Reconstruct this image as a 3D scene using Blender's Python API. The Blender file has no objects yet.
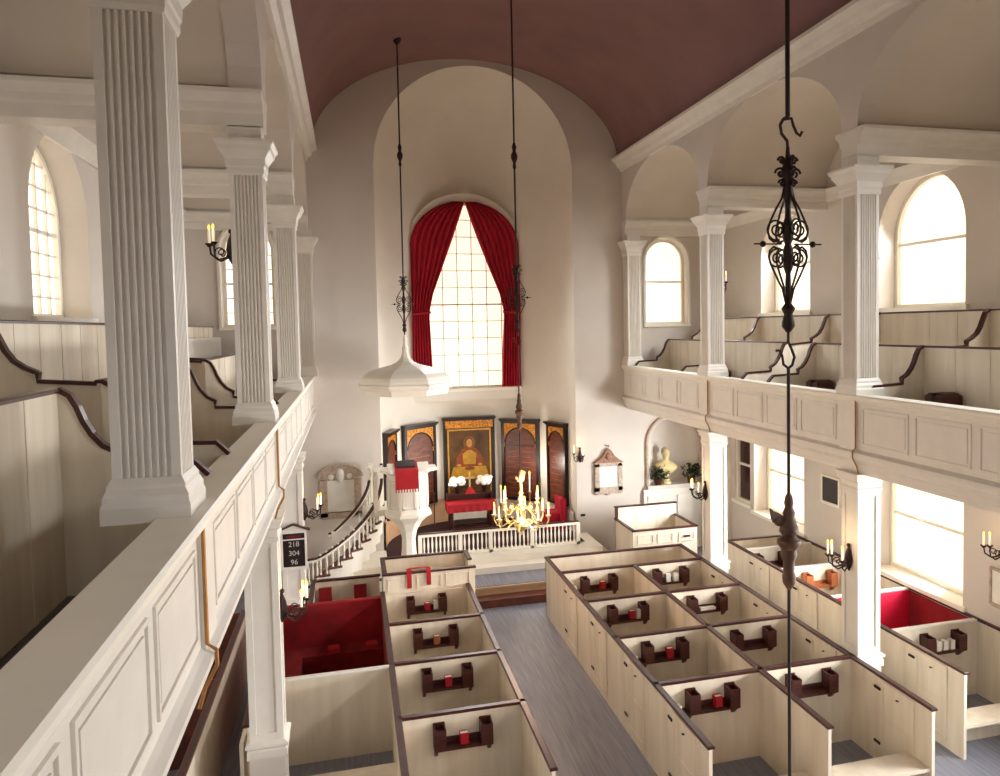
import bpy, math, random
from mathutils import Matrix, Vector
random.seed(7)
C = bpy.context.scene.collection
PI = math.pi
# ------------------------------------------------------------------ materials
def lin(c):
    c = c / 255.0
    return c / 12.92 if c <= 0.04045 else ((c + 0.055) / 1.055) ** 2.4
def mat(name, rgb, rough=0.6, metal=0.0, var=0.10, scale=3.0, bump=0.0, bscale=40.0, emit=None, estr=0.0, sheen=0.0):
    m = bpy.data.materials.new(name); m.use_nodes = True
    nt = m.node_tree; b = nt.nodes['Principled BSDF']
    col = [lin(x) for x in rgb]
    tc = nt.nodes.new('ShaderNodeTexCoord')
    n = nt.nodes.new('ShaderNodeTexNoise'); n.inputs['Scale'].default_value = scale; n.inputs['Detail'].default_value = 4
    nt.links.new(tc.outputs['Object'], n.inputs['Vector'])
    r = nt.nodes.new('ShaderNodeValToRGB')
    r.color_ramp.elements[0].position = 0.3; r.color_ramp.elements[1].position = 0.72
    r.color_ramp.elements[0].color = [max(0, x * (1 - var)) for x in col] + [1]
    r.color_ramp.elements[1].color = [min(1, x * (1 + var * 0.5)) for x in col] + [1]
    nt.links.new(n.outputs['Fac'], r.inputs['Fac'])
    nt.links.new(r.outputs['Color'], b.inputs['Base Color'])
    b.inputs['Roughness'].default_value = rough; b.inputs['Metallic'].default_value = metal
    if sheen: b.inputs['Sheen Weight'].default_value = sheen
    if bump:
        n2 = nt.nodes.new('ShaderNodeTexNoise'); n2.inputs['Scale'].default_value = bscale; n2.inputs['Detail'].default_value = 3
        nt.links.new(tc.outputs['Object'], n2.inputs['Vector'])
        bp = nt.nodes.new('ShaderNodeBump'); bp.inputs['Strength'].default_value = bump; bp.inputs['Distance'].default_value = 0.02
        nt.links.new(n2.outputs['Fac'], bp.inputs['Height']); nt.links.new(bp.outputs['Normal'], b.inputs['Normal'])
    if emit:
        b.inputs['Emission Color'].default_value = [lin(x) for x in emit] + [1]
        b.inputs['Emission Strength'].default_value = estr
    return m
def streaky(name, rgb, rgb2, axis_scale, rough=0.5, scale=6.0):
    m = mat(name, rgb, rough)
    nt = m.node_tree
    n = next(x for x in nt.nodes if x.type == 'TEX_NOISE'); r = next(x for x in nt.nodes if x.type == 'VALTORGB')
    tc = next(x for x in nt.nodes if x.type == 'TEX_COORD')
    mp = nt.nodes.new('ShaderNodeMapping'); mp.inputs['Scale'].default_value = axis_scale
    nt.links.new(tc.outputs['Object'], mp.inputs['Vector']); nt.links.new(mp.outputs['Vector'], n.inputs['Vector'])
    n.inputs['Scale'].default_value = scale
    r.color_ramp.elements[0].color = [lin(x) for x in rgb] + [1]; r.color_ramp.elements[1].color = [lin(x) for x in rgb2] + [1]
    return m
M = {}
M['wall'] = mat('plaster_wall', (212, 203, 193), 0.75, var=0.05, scale=1.2, bump=0.08, bscale=60)
M['apse'] = mat('apse_plaster', (228, 220, 206), 0.75, var=0.05, scale=1.2, bump=0.08, bscale=60)
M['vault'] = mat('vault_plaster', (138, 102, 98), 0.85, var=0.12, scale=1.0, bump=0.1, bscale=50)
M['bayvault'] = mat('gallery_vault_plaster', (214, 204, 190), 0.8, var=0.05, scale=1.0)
M['trim'] = mat('cream_painted_wood', (228, 222, 212), 0.45, var=0.05, scale=4)
M['pew'] = streaky('painted_pew_boards', (216, 202, 180), (234, 223, 204), (1.2, 1.2, 0.15), 0.5, 5)
M['sash'] = mat('white_sash_wood', (244, 238, 224), 0.45, var=0.03)
M['cap'] = streaky('mahogany_cap', (46, 17, 14), (78, 30, 24), (1, 1, 1), 0.35, 8)
M['rack'] = streaky('dark_stained_rack', (52, 20, 16), (86, 36, 28), (1, 1, 4), 0.4, 8)
M['iron'] = mat('wrought_iron', (46, 26, 20), 0.5, 0.35, var=0.3, scale=30)
M['bronze'] = mat('bronzed_wood', (96, 66, 48), 0.5, 0.2, var=0.35, scale=14)
M['brass'] = mat('polished_brass', (240, 212, 150), 0.34, 0.8, var=0.12, scale=20)
M['gold'] = mat('gilded_carving', (236, 146, 44), 0.45, 0.2, var=0.8, scale=26, bump=0.8, bscale=34)
M['goldflat'] = mat('gold_leaf_frame', (210, 160, 76), 0.35, 0.5, var=0.25, scale=20)
M['candle'] = mat('candle_wax', (250, 244, 226), 0.5, var=0.02, emit=(255, 236, 200), estr=0.25)
M['flame'] = mat('candle_flame', (255, 190, 70), 0.5, var=0.02, emit=(255, 180, 60), estr=3.0)
M['velvet'] = streaky('crimson_velvet', (138, 6, 30), (206, 20, 50), (6, 6, 0.4), 0.85, 4)
M['redcloth'] = mat('red_cloth', (176, 18, 30), 0.8, var=0.2, scale=5)
M['redlining'] = streaky('red_pew_lining', (118, 10, 18), (158, 16, 28), (1, 1, 1), 0.9, 3)
M['litlining'] = mat('lit_red_pew_lining', (224, 8, 60), 0.8, var=0.15, scale=3)  # lit copy of the red lining, brightness put into the colour
M['redcarpet'] = streaky('red_carpet', (104, 10, 14), (136, 16, 22), (1, 1, 1), 0.95, 6)
M['darkcarpet'] = mat('dark_chancel_carpet', (58, 28, 30), 0.95, var=0.2, scale=6)
M['floor'] = streaky('grey_floor_runner', (112, 116, 132), (146, 146, 156), (8, 0.4, 1), 0.4, 3)
M['gfloor'] = streaky('grey_gallery_boards', (92, 88, 88), (120, 114, 110), (8, 0.4, 1), 0.6, 3)
M['step'] = mat('tan_step_riser', (196, 166, 132), 0.55, var=0.08)
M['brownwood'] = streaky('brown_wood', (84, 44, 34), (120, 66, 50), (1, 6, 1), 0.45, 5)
M['ltwood'] = streaky('orange_brown_wood', (150, 82, 46), (186, 112, 70), (5, 1, 1), 0.4, 5)
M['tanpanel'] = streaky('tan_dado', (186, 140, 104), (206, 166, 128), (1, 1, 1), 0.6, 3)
M['tablet'] = streaky('dark_lettered_board', (70, 32, 24), (112, 60, 38), (2, 2, 5), 0.4, 2.2)
M['ebony'] = mat('ebony_frame', (34, 14, 12), 0.35, var=0.2, scale=10)
M['oldgilt'] = mat('old_gilt_stone', (150, 108, 84), 0.6, var=0.45, scale=18)
M['paintglow'] = mat('painting_glow', (128, 88, 36), 0.4, var=0.3, scale=5)
M['marble'] = mat('white_marble', (232, 228, 218), 0.4, var=0.06, scale=5)
M['stone'] = mat('weathered_stone_frame', (190, 170, 152), 0.7, var=0.3, scale=14, bump=0.3)
M['bust'] = mat('yellowed_plaster', (226, 206, 150), 0.6, var=0.12, scale=8)
M['leaf'] = mat('dark_green_leaf', (44, 52, 30), 0.55, var=0.4, scale=14)
M['petal'] = mat('white_petal', (250, 246, 236), 0.7, var=0.05)
M['black'] = mat('black_board', (26, 12, 16), 0.4, var=0.1)
M['darkglass'] = mat('dark_glass', (60, 26, 22), 0.15, var=0.2, scale=4)
M['number'] = mat('white_number', (196, 186, 176), 0.6, var=0.02)
M['hinge'] = mat('black_hinge', (24, 16, 14), 0.4, 0.4)
M['paper'] = mat('white_page', (244, 238, 226), 0.7, var=0.03)
M['paintbg'] = streaky('painting_shadow', (58, 36, 14), (112, 74, 28), (1, 1, 1), 0.35, 2.5)
M['painttable'] = mat('painting_yellow', (196, 146, 40), 0.4, var=0.3, scale=6)
M['paintrobe'] = mat('painting_robe', (146, 70, 28), 0.4, var=0.35, scale=8)
M['paintskin'] = mat('painting_skin', (206, 150, 76), 0.4, var=0.2, scale=8)
M['conduit'] = mat('copper_conduit', (168, 118, 62), 0.4, 0.4, var=0.2, scale=20)
M['pane'] = mat('sunny_side_pane', (250, 240, 222), 0.3, var=0.02, emit=(255, 240, 214), estr=0.78)
M['northpane'] = mat('shady_side_pane', (250, 240, 222), 0.3, var=0.02, emit=(255, 246, 232), estr=0.9)
M['apsepane'] = mat('daylit_apse_pane', (250, 240, 222), 0.3, var=0.02, emit=(255, 240, 214), estr=0.74)

# ------------------------------------------------------------------ mesh helper
class MB:
    def __init__(s, fr=None): s.v = []; s.f = []; s.fr = fr
    def _add(s, vs, fs):
        o = len(s.v)
        s.v += [tuple(s.fr @ Vector(p)) if s.fr else tuple(p) for p in vs]
        s.f += [tuple(i + o for i in f) for f in fs]
    def box(s, x0, x1, y0, y1, z0, z1):
        s._add([(x0,y0,z0),(x1,y0,z0),(x1,y1,z0),(x0,y1,z0),(x0,y0,z1),(x1,y0,z1),(x1,y1,z1),(x0,y1,z1)],
               [(3,2,1,0),(4,5,6,7),(0,1,5,4),(1,2,6,5),(2,3,7,6),(3,0,4,7)]); return s
    def cham(s, x0, x1, y0, y1, z0, z1, c=0.015):       # box with a chamfered top
        s._add([(x0,y0,z0),(x1,y0,z0),(x1,y1,z0),(x0,y1,z0),(x0,y0,z1-c),(x1,y0,z1-c),(x1,y1,z1-c),(x0,y1,z1-c),
                (x0+c,y0+c,z1),(x1-c,y0+c,z1),(x1-c,y1-c,z1),(x0+c,y1-c,z1)],
               [(3,2,1,0),(0,1,5,4),(1,2,6,5),(2,3,7,6),(3,0,4,7),(4,5,9,8),(5,6,10,9),(6,7,11,10),(7,4,8,11),(8,9,10,11)]); return s
    def stack(s, cx, cy, prof):                          # square-plan mouldings: prof = [(half_x, half_y, z)...]
        vs = []; fs = []
        for hx, hy, z in prof: vs += [(cx-hx,cy-hy,z),(cx+hx,cy-hy,z),(cx+hx,cy+hy,z),(cx-hx,cy+hy,z)]
        n = len(prof)
        for i in range(n-1):
            for k in range(4): fs.append((i*4+k, i*4+(k+1)%4, i*4+4+(k+1)%4, i*4+4+k))
        fs.append((3,2,1,0)); fs.append(tuple(n*4-4+k for k in range(4)))
        s._add(vs, fs); return s
    def prism(s, pts, axis, a0, a1):                     # 2D outline extruded along an axis ('x': pts=(y,z), 'y': (x,z), 'z': (x,y))
        def P(p, a): return {'x': (a, p[0], p[1]), 'y': (p[0], a, p[1]), 'z': (p[0], p[1], a)}[axis]
        n = len(pts)
        s._add([P(p, a0) for p in pts] + [P(p, a1) for p in pts],
               [tuple(range(n))[::-1], tuple(range(n, 2*n))] + [(i, (i+1) % n, n+(i+1) % n, n+i) for i in range(n)]); return s
    def tube(s, path, r, n=8, rs=None):
        path = [Vector(p) for p in path]; m = len(path); vs = []; fs = []
        up0 = None
        for i, p in enumerate(path):
            t = (path[min(i+1, m-1)] - path[max(i-1, 0)])
            t = t.normalized() if t.length > 1e-9 else Vector((0,0,1))
            if up0 is None:
                up0 = Vector((0,0,1)) if abs(t.z) < 0.9 else Vector((1,0,0))
            a = (up0 - t * up0.dot(t))
            if a.length < 1e-5: a = t.orthogonal()
            a.normalize(); up0 = a; b = t.cross(a)
            rr = rs[i] if rs else r
            for k in range(n):
                an = 2*PI*k/n; vs.append(tuple(p + a*math.cos(an)*rr + b*math.sin(an)*rr))
        for i in range(m-1):
            for k in range(n): fs.append((i*n+k, i*n+(k+1)%n, (i+1)*n+(k+1)%n, (i+1)*n+k))
        fs.append(tuple(range(n))[::-1]); fs.append(tuple((m-1)*n+k for k in range(n)))
        s._add(vs, fs); return s
    def bar(s, path, w, h):                              # rectangular section swept along a path, w across horizontally, h upward
        path = [Vector(p) for p in path]; m = len(path); vs = []; fs = []
        for i, p in enumerate(path):
            t = (path[min(i+1, m-1)] - path[max(i-1, 0)]).normalized()
            side = t.cross(Vector((0,0,1)))
            if side.length < 1e-4: side = Vector((0,1,0))
            side.normalize(); up = side.cross(t).normalized()
            for a, b in ((-.5,-.5),(.5,-.5),(.5,.5),(-.5,.5)): vs.append(tuple(p + side*a*w + up*b*h))
        for i in range(m-1):
            for k in range(4): fs.append((i*4+k, i*4+(k+1)%4, (i+1)*4+(k+1)%4, (i+1)*4+k))
        fs.append((3,2,1,0)); fs.append(tuple((m-1)*4+k for k in range(4)))
        s._add(vs, fs); return s
    def lathe(s, prof, c, n=16, a0=0.0):                 # prof = [(r, z)...] about a vertical axis through c
        vs = []; fs = []; m = len(prof)
        for r, z in prof:
            for k in range(n): an = a0 + 2*PI*k/n; vs.append((c[0]+r*math.cos(an), c[1]+r*math.sin(an), c[2]+z))
        for i in range(m-1):
            for k in range(n): fs.append((i*n+k, i*n+(k+1)%n, (i+1)*n+(k+1)%n, (i+1)*n+k))
        fs.append(tuple(range(n))[::-1]); fs.append(tuple((m-1)*n+k for k in range(n)))
        s._add(vs, fs); return s
    def ball(s, c, r, sx=1, sy=1, sz=1, n=10, m=7):
        vs = []; fs = []
        for i in range(m+1):
            ph = PI*i/m
            for k in range(n):
                an = 2*PI*k/n; vs.append((c[0]+r*sx*math.sin(ph)*math.cos(an), c[1]+r*sy*math.sin(ph)*math.sin(an), c[2]-r*sz*math.cos(ph)))
        for i in range(m):
            for k in range(n): fs.append((i*n+k, i*n+(k+1)%n, (i+1)*n+(k+1)%n, (i+1)*n+k))
        s._add(vs, fs); return s
    def quad(s, *p): s._add(p, [tuple(range(len(p)))]); return s
    def grid(s, fn, nu, nv):
        vs = [fn(i/nu, j/nv) for j in range(nv+1) for i in range(nu+1)]
        s._add(vs, [(j*(nu+1)+i, j*(nu+1)+i+1, (j+1)*(nu+1)+i+1, (j+1)*(nu+1)+i) for j in range(nv) for i in range(nu)]); return s

def origin_of(o):
    v = Vector((0,0,0))
    while o is not None: v = v + o.location; o = o.parent
    return v
def obj(name, mb, m, parent=None, smooth=False, label=None, kind=None, loc=None):
    me = bpy.data.meshes.new(name)
    off = origin_of(parent) if parent else Vector(loc or (0,0,0))
    me.from_pydata([tuple(Vector(p) - off) for p in mb.v], [], mb.f)
    me.materials.append(M[m] if isinstance(m, str) else m)
    me.validate(); me.update()
    import bmesh
    bm = bmesh.new(); bm.from_mesh(me); bmesh.ops.recalc_face_normals(bm, faces=bm.faces); bm.to_mesh(me); bm.free()
    if smooth:
        for p in me.polygons: p.use_smooth = True
        try: me.set_sharp_from_angle(angle=math.radians(40))
        except Exception: pass
    o = bpy.data.objects.new(name, me); C.objects.link(o)
    if parent: o.parent = parent
    else: o.location = off
    if label: o['label'] = label
    if kind: o['kind'] = kind
    return o
def thing(name, label, cat, loc, group=None):
    o = bpy.data.objects.new(name, None); C.objects.link(o); o.location = loc; o.empty_display_size = 0.1
    o['label'] = label; o['category'] = cat
    if group: o['group'] = group
    return o
def tag(o, label, cat, group=None):
    o['label'] = label; o['category'] = cat
    if group: o['group'] = group
    return o
def struct(name, mb, m, label=None, smooth=False, cat='structure'):
    o = obj(name, mb, m, smooth=smooth, kind='structure')
    o['label'] = label or name.replace('_', ' '); o['category'] = cat
    return o
def kids(o): return [c for c in C.objects if c.parent == o]
def dup(root, loc, label=None, group=None, rotz=None):
    r = root.copy(); C.objects.link(r); r.location = loc
    if rotz is not None: r.rotation_euler = (0, 0, rotz)
    if label: r['label'] = label
    if group: r['group'] = group
    for ch in list(root.children):
        c = ch.copy(); C.objects.link(c); c.parent = r
        for g in list(ch.children):
            d = g.copy(); C.objects.link(d); d.parent = c
    return r
def lamp(name, loc, e, col, size=0.08):
    l = bpy.data.lights.new(name, 'POINT'); l.energy = e; l.color = col; l.shadow_soft_size = size
    o = bpy.data.objects.new(name, l); C.objects.link(o); o.location = loc; return o

# wall made of vertical strips around arched or square holes; fr maps (u, depth, z)
def wall_strips(fr, u0, u1, bot, top, holes, th=0.3, step=0.12):
    mb = MB(fr)
    us = {u0, u1}
    for h in holes:
        us |= {h['u0'], h['u1']}
        n = 18 if h.get('rise') else 1
        for i in range(1, n):                       # cosine spacing keeps the springing smooth
            us.add((h['u0']+h['u1'])/2 - math.cos(PI*i/n)*(h['u1']-h['u0'])/2)
    if callable(top):
        k = int((u1-u0)/step)
        for i in range(1, k): us.add(u0 + (u1-u0)*i/k)
    us = sorted(us); us = [u for i, u in enumerate(us) if i == 0 or u - us[i-1] > 1e-4]
    T = top if callable(top) else (lambda u: top)
    def ht(h, u):
        c = (h['u0']+h['u1'])/2; w = (h['u1']-h['u0'])/2
        return h['zs'] + (h.get('rise') or 0) * math.sqrt(max(0, 1 - ((u-c)/w)**2))
    for a, b in zip(us, us[1:]):
        m_ = (a+b)/2
        hs = sorted([h for h in holes if h['u0'] < m_ < h['u1']], key=lambda h: h['zb'])
        za, zb = bot, bot
        for h in hs:
            if h['zb'] > za + 1e-4:
                for d in (0, th): mb.quad((a,d,za),(b,d,zb),(b,d,h['zb']),(a,d,h['zb']))
            za, zb = ht(h, a), ht(h, b)
        for d in (0, th): mb.quad((a,d,za),(b,d,zb),(b,d,T(b)),(a,d,T(a)))
        mb.quad((a,0,T(a)),(b,0,T(b)),(b,th,T(b)),(a,th,T(a)))
    for h in holes:
        rd = h.get('rev', th)
        uu = [u for u in us if h['u0']-1e-6 <= u <= h['u1']+1e-6]
        for a, b in zip(uu, uu[1:]):
            mb.quad((a,0,ht(h,a)),(b,0,ht(h,b)),(b,rd,ht(h,b)),(a,rd,ht(h,a)))
            if h['zb'] > bot + 1e-4: mb.quad((a,0,h['zb']),(b,0,h['zb']),(b,rd,h['zb']),(a,rd,h['zb']))
        for u in (h['u0'], h['u1']):
            if h['zs'] > h['zb'] + 1e-4: mb.quad((u,0,h['zb']),(u,rd,h['zb']),(u,rd,h['zs']),(u,0,h['zs']))
    return mb
def frame_mat(o, ux, uy):
    ux = Vector(ux).normalized(); uy = Vector(uy).normalized(); uz = Vector((0,0,1))
    return Matrix(((ux.x,uy.x,uz.x,o[0]),(ux.y,uy.y,uz.y,o[1]),(ux.z,uy.z,uz.z,o[2]),(0,0,0,1)))

NWIN = [0]
def window(fr, h, depth, rows, cols, pane='pane', label='', mun=0.028):
    """glazed sash filling hole h (arched when it has a rise) at a depth in the wall"""
    NWIN[0] += 1; nm = 'window_%d' % NWIN[0]
    u0, u1, zb, zs, rise = h['u0'], h['u1'], h['zb'], h['zs'], h.get('rise') or 0
    c = (u0+u1)/2; w = (u1-u0)/2
    def arc(s): return [(c - w*s*math.cos(PI*i/24), zs + rise*s*math.sin(PI*i/24)) for i in range(25)]
    def ht(u): return zs + rise*math.sqrt(max(0, 1-((u-c)/w)**2))
    t = thing(nm, label, 'window', fr @ Vector((c, depth, zb))); t['kind'] = 'structure'
    mb = MB(fr); n = 24
    pts = [(u0, zb), (u1, zb)] + (arc(1)[::-1] if rise else [(u1, zs), (u0, zs)])
    mb.prism(pts, 'y', depth+0.03, depth+0.05)
    obj('pane', mb, pane, t)
    fb = MB(fr); fw = 0.07
    for a, b in ((u0, u0+fw), (u1-fw, u1)): fb.box(a, b, depth-0.05, depth+0.04, zb, zs)
    fb.box(u0+fw, u1-fw, depth-0.049, depth+0.039, zb, zb+fw)
    if rise:
        o = arc(1); i_ = [(c - (w-fw)*math.cos(PI*k/24), zs + (rise-fw)*math.sin(PI*k/24)) for k in range(25)]
        for k in range(24):
            fb._add([(o[k][0],depth-.05,o[k][1]),(o[k+1][0],depth-.05,o[k+1][1]),(i_[k+1][0],depth-.05,i_[k+1][1]),(i_[k][0],depth-.05,i_[k][1]),
                     (o[k][0],depth+.04,o[k][1]),(o[k+1][0],depth+.04,o[k+1][1]),(i_[k+1][0],depth+.04,i_[k+1][1]),(i_[k][0],depth+.04,i_[k][1])],
                    [(0,1,2,3),(7,6,5,4),(3,2,6,7),(0,4,5,1)])
    else: fb.box(u0+fw, u1-fw, depth-0.049, depth+0.039, zs-fw, zs)
    obj('window_frame', fb, 'sash', t)
    gb = MB(fr)
    for i in range(1, cols):
        u = u0 + (u1-u0)*i/cols; gb.box(u-mun/2, u+mun/2, depth-0.015, depth+0.035, zb, ht(u)-0.02)
    zt = zs + rise
    for j in range(1, rows):
        z = zb + (zt-zb)*j/rows
        ww = w if z <= zs else w*math.sqrt(max(0, 1-((z-zs)/max(rise,1e-6))**2))
        q = mun/2 if j != rows//2 else mun
        gb.box(c-ww, c+ww, depth-0.015, depth+0.035, z-q, z+q)
    obj('muntins', gb, 'sash', t)
    sb = MB(fr); sb.box(u0-0.08, u1+0.08, -0.06, depth-0.051, zb-0.07, zb+.008); obj('window_sill', sb, 'sash', t)
    return t

# ------------------------------------------------------------------ dimensions
AX = 3.05                                   # nave axis
def mx(x, side): return x if side > 0 else 2*AX - x      # side +1 right (south), -1 left (north)
XR, XW = 7.0, 9.75
COLY = [4.75, 9.39, 14.05, 18.65]
CW = 0.36
YE = 19.0
GT, GB = 5.05, 4.2                          # gallery rail top, fascia bottom
SPR = 8.83                                  # arch springing
NC = 10.35                                  # nave cornice
VR = 2.4; VH = 3.85
def vault_z(x): return NC + VR*math.sqrt(max(0, 1-((x-AX)/VH)**2))
# ------------------------------------------------------------------ the setting
YN = -1.0
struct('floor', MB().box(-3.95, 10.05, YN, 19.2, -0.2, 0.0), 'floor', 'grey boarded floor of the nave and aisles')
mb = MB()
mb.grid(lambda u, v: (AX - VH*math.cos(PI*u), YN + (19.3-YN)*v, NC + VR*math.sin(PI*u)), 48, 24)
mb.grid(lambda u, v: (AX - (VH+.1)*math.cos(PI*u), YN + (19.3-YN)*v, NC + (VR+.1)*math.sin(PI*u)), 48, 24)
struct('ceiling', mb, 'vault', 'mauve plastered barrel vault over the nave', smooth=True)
SN = {1: 'right', -1: 'left'}
BAYS = [(0.47, 4.75)] + [(COLY[i]+CW, COLY[i+1]) for i in range(3)]
LOWH = [dict(u0=1.2, u1=3.3, zb=1.32, zs=3.05, rise=.4, rev=.45), dict(u0=5.75, u1=7.9, zb=1.32, zs=3.05, rise=.4, rev=.45),
        dict(u0=10.34, u1=12.57, zb=1.32, zs=3.05, rise=.4, rev=.45), dict(u0=14.92, u1=17.1, zb=1.36, zs=3.05, rise=.4, rev=.45)]
UPH = [dict(u0=1.2, u1=3.3, zb=6.33, zs=7.65, rise=1.05, rev=.45), dict(u0=5.7, u1=7.8, zb=6.33, zs=7.65, rise=1.05, rev=.45),
       dict(u0=10.34, u1=12.46, zb=6.33, zs=7.65, rise=1.06, rev=.45), dict(u0=14.68, u1=16.72, zb=6.33, zs=7.6, rise=1.0, rev=.45)]
WHERE = ['nearest the organ loft', 'second from the organ loft', 'third from the organ loft', 'nearest the chancel wall']
for s in (1, -1):
    sd = SN[s]
    fr = frame_mat((mx(XW, s), 0, 0), (0, 1, 0), (s, 0, 0))
    holes = LOWH + UPH + ([dict(u0=17.3, u1=18.1, zb=1.45, zs=3.4, rise=0, rev=.12)] if s > 0 else [])
    struct('wall_'+sd, wall_strips(fr, YN, 19.3, 0, 10.35, holes, .5), 'wall', 'plastered aisle wall with deep arched window openings')
    for k, h in enumerate(LOWH): window(fr, h, .42, *((6, 6, 'northpane') if s < 0 else (2, 1)), label='tall sash window under the %s gallery, %s' % (sd, WHERE[k]))
    for k, h in enumerate(UPH): window(fr, h, .42, *((8, 6, 'northpane') if s < 0 else (2, 1)), label='round headed window above the %s gallery pews, %s' % (sd, WHERE[k]))
    if s > 0: window(fr, holes[-1], .1, 2, 1, pane='darkglass', label='narrow dark paned sash in the aisle wall beside the niche')
    # arcade wall with elliptical arches, gallery bay vaults, cross beams
    fa = frame_mat((mx(XR, s), 0, 0), (0, 1, 0), (s, 0, 0))
    struct('wall_arcade_'+sd, wall_strips(fa, YN, 19.0, SPR, 10.6, [dict(u0=a, u1=b, zb=SPR, zs=SPR+.08, rise=1.24) for a, b in BAYS], CW), 'wall',
           'plastered arcade wall of elliptical arches on the %s side of the nave' % sd, smooth=False)
    mb = MB()
    for a, b in BAYS:
        c, w = (a+b)/2, (b-a)/2+.02
        for d in (0, .08):
            mb.grid(lambda u, v: (mx(XR+.02 + (XW+.1-XR)*v, s), c - (w+d)*math.cos(PI*u), SPR+.08 + (1.24+d)*math.sin(PI*u)), 28, 6)
    struct('ceiling_gallery_'+sd, mb, 'bayvault', 'white groined vaults over the %s gallery' % sd, smooth=True)
    for k, y in enumerate(COLY[:3] + [18.8]):
        y1 = y+CW if k < 3 else 19.0
        mb = MB().prism([(y,8.45),(y1,8.45),(y1,8.6),(y1+.05,8.63),(y1+.06,8.7),(y1+.15,8.79),(y1+.15,8.84),(y-.15,8.84),(y-.15,8.79),(y-.06,8.7),(y-.05,8.63),(y,8.6)], 'x', mx(XR, s), mx(XW, s))
        struct('beam_gallery', mb, 'trim', 'moulded cross beam from the %s arcade to the aisle wall, %s' % (sd, ['first from the organ loft', 'second from the organ loft', 'third from the organ loft', 'against the chancel wall'][k]))
    # nave cornice
    mb = MB().prism([(mx(7.02,s),10.12),(mx(6.97,s),10.12),(mx(6.95,s),10.2),(mx(6.88,s),10.24),(mx(6.84,s),10.33),(mx(6.74,s),10.4),(mx(6.74,s),10.46),(mx(7.02,s),10.5)], 'y', YN, 19.0)
    struct('trim_cornice_'+sd, mb, 'trim', 'moulded nave cornice along the %s arcade under the vault' % sd)
    mb = MB().prism([(mx(XW,s),8.6),(mx(9.7,s),8.6),(mx(9.66,s),8.72),(mx(9.58,s),8.84),(mx(XW,s),8.84)], 'y', YN, 19.0)
    struct('trim_wall_cornice_'+sd, mb, 'trim', 'cornice along the outer wall of the %s gallery' % sd)
    # gallery floor
    struct('floor_gallery_'+sd, MB().box(mx(7.1,s), mx(XW,s), YN, 19.0, 3.97, 4.25), 'gfloor', 'grey boarded floor of the %s gallery' % sd)
    struct('floor_gallery_tier_'+sd, MB().box(mx(8.13,s), mx(XW,s), YN, 19.0, 4.25, 4.8), 'gfloor', 'raised back tier of the %s gallery' % sd)
    struct('ceiling_aisle_'+sd, MB().box(mx(7.1,s), mx(XW,s), YN, 19.0, 3.9, 3.97), 'wall', 'white plaster ceiling under the %s gallery' % sd)
# east wall with apse, two gallery windows and the bust niche
fe = frame_mat((0, YE, 0), (1, 0, 0), (0, 1, 0))
EH = [dict(u0=.65, u1=5.65, zb=0, zs=10.1, rise=2.5, rev=.02),
      dict(u0=-2.85, u1=-1.70, zb=6.22, zs=8.02, rise=.58, rev=.28), dict(u0=7.66, u1=8.84, zb=6.12, zs=7.8, rise=.6, rev=.28),
      dict(u0=7.72, u1=9.06, zb=1.78, zs=2.9, rise=.67, rev=.02)]
struct('wall_east', wall_strips(fe, -3.65, 9.75, 0, lambda u: vault_z(u)+.05 if AX-VH < u < AX+VH else 10.35, EH, .3), 'wall', 'plastered chancel wall with the tall apse arch')
window(fe, EH[1], .25, 7, 4, 'northpane', label='round headed window in the chancel wall at the end of the left gallery')
window(fe, EH[2], .25, 2, 1, label='round headed window in the chancel wall at the end of the right gallery')
for h in EH[1:3]:                                  # plaster architraves
    c, w = (h['u0']+h['u1'])/2, (h['u1']-h['u0'])/2
    p = [(c-w-.05, h['zb'])] + [(c-(w+.05)*math.cos(PI*k/16), h['zs']+(h['rise']+.05)*math.sin(PI*k/16)) for k in range(17)] + [(c+w+.05, h['zb'])]
    struct('trim_architrave', MB().tube([(q[0], 18.98, q[1]) for q in p], .05, 6), 'trim', 'moulded architrave around the gallery window in the chancel wall, %s end' % ('left' if c < 3 else 'right'))
# niche
mb = MB()
mb.grid(lambda u, v: (8.39 - .67*math.cos(PI*u), 19.0 + .5*math.sin(PI*u), 1.78 + 1.12*v), 20, 6)
mb.grid(lambda u, v: (8.39 - .67*math.cos(PI*u)*math.cos(PI/2*v), 19.0 + .5*math.sin(PI*u)*math.cos(PI/2*v), 2.9 + .67*math.sin(PI/2*v)), 20, 8)
mb.box(7.6, 9.2, 18.86, 19.5, 1.68, 1.78)
struct('wall_niche', mb, 'wall', 'curved plaster niche with a deep white shelf holding the bust', smooth=True)
p = [(7.62, 1.78)] + [(8.39-.77*math.cos(PI*k/16), 2.9+.77*math.sin(PI*k/16)) for k in range(17)] + [(9.16, 1.78)]
struct('trim_niche', MB().tube([(q[0], 18.98, q[1]) for q in p], .05, 6), 'stone', 'brown moulded arch around the bust niche')
mb = MB().box(7.5, 9.3, 18.9, 19.0, 0.0, 1.68)
for a in (7.6, 8.45): mb.box(a, a+.7, 18.87, 18.9, .95, 1.5)
struct('trim_niche_panel', mb, 'trim', 'white panelled dado below the bust niche')
struct('trim_corner_pilaster', MB().box(9.6, 9.75, 18.3, 18.85, 0, 3.9).box(9.57, 9.6, 18.36, 18.44, .4, 3.7).box(9.57, 9.6, 18.7, 18.78, .4, 3.7), 'trim', 'panelled corner pilaster beside the dark sash')
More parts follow.
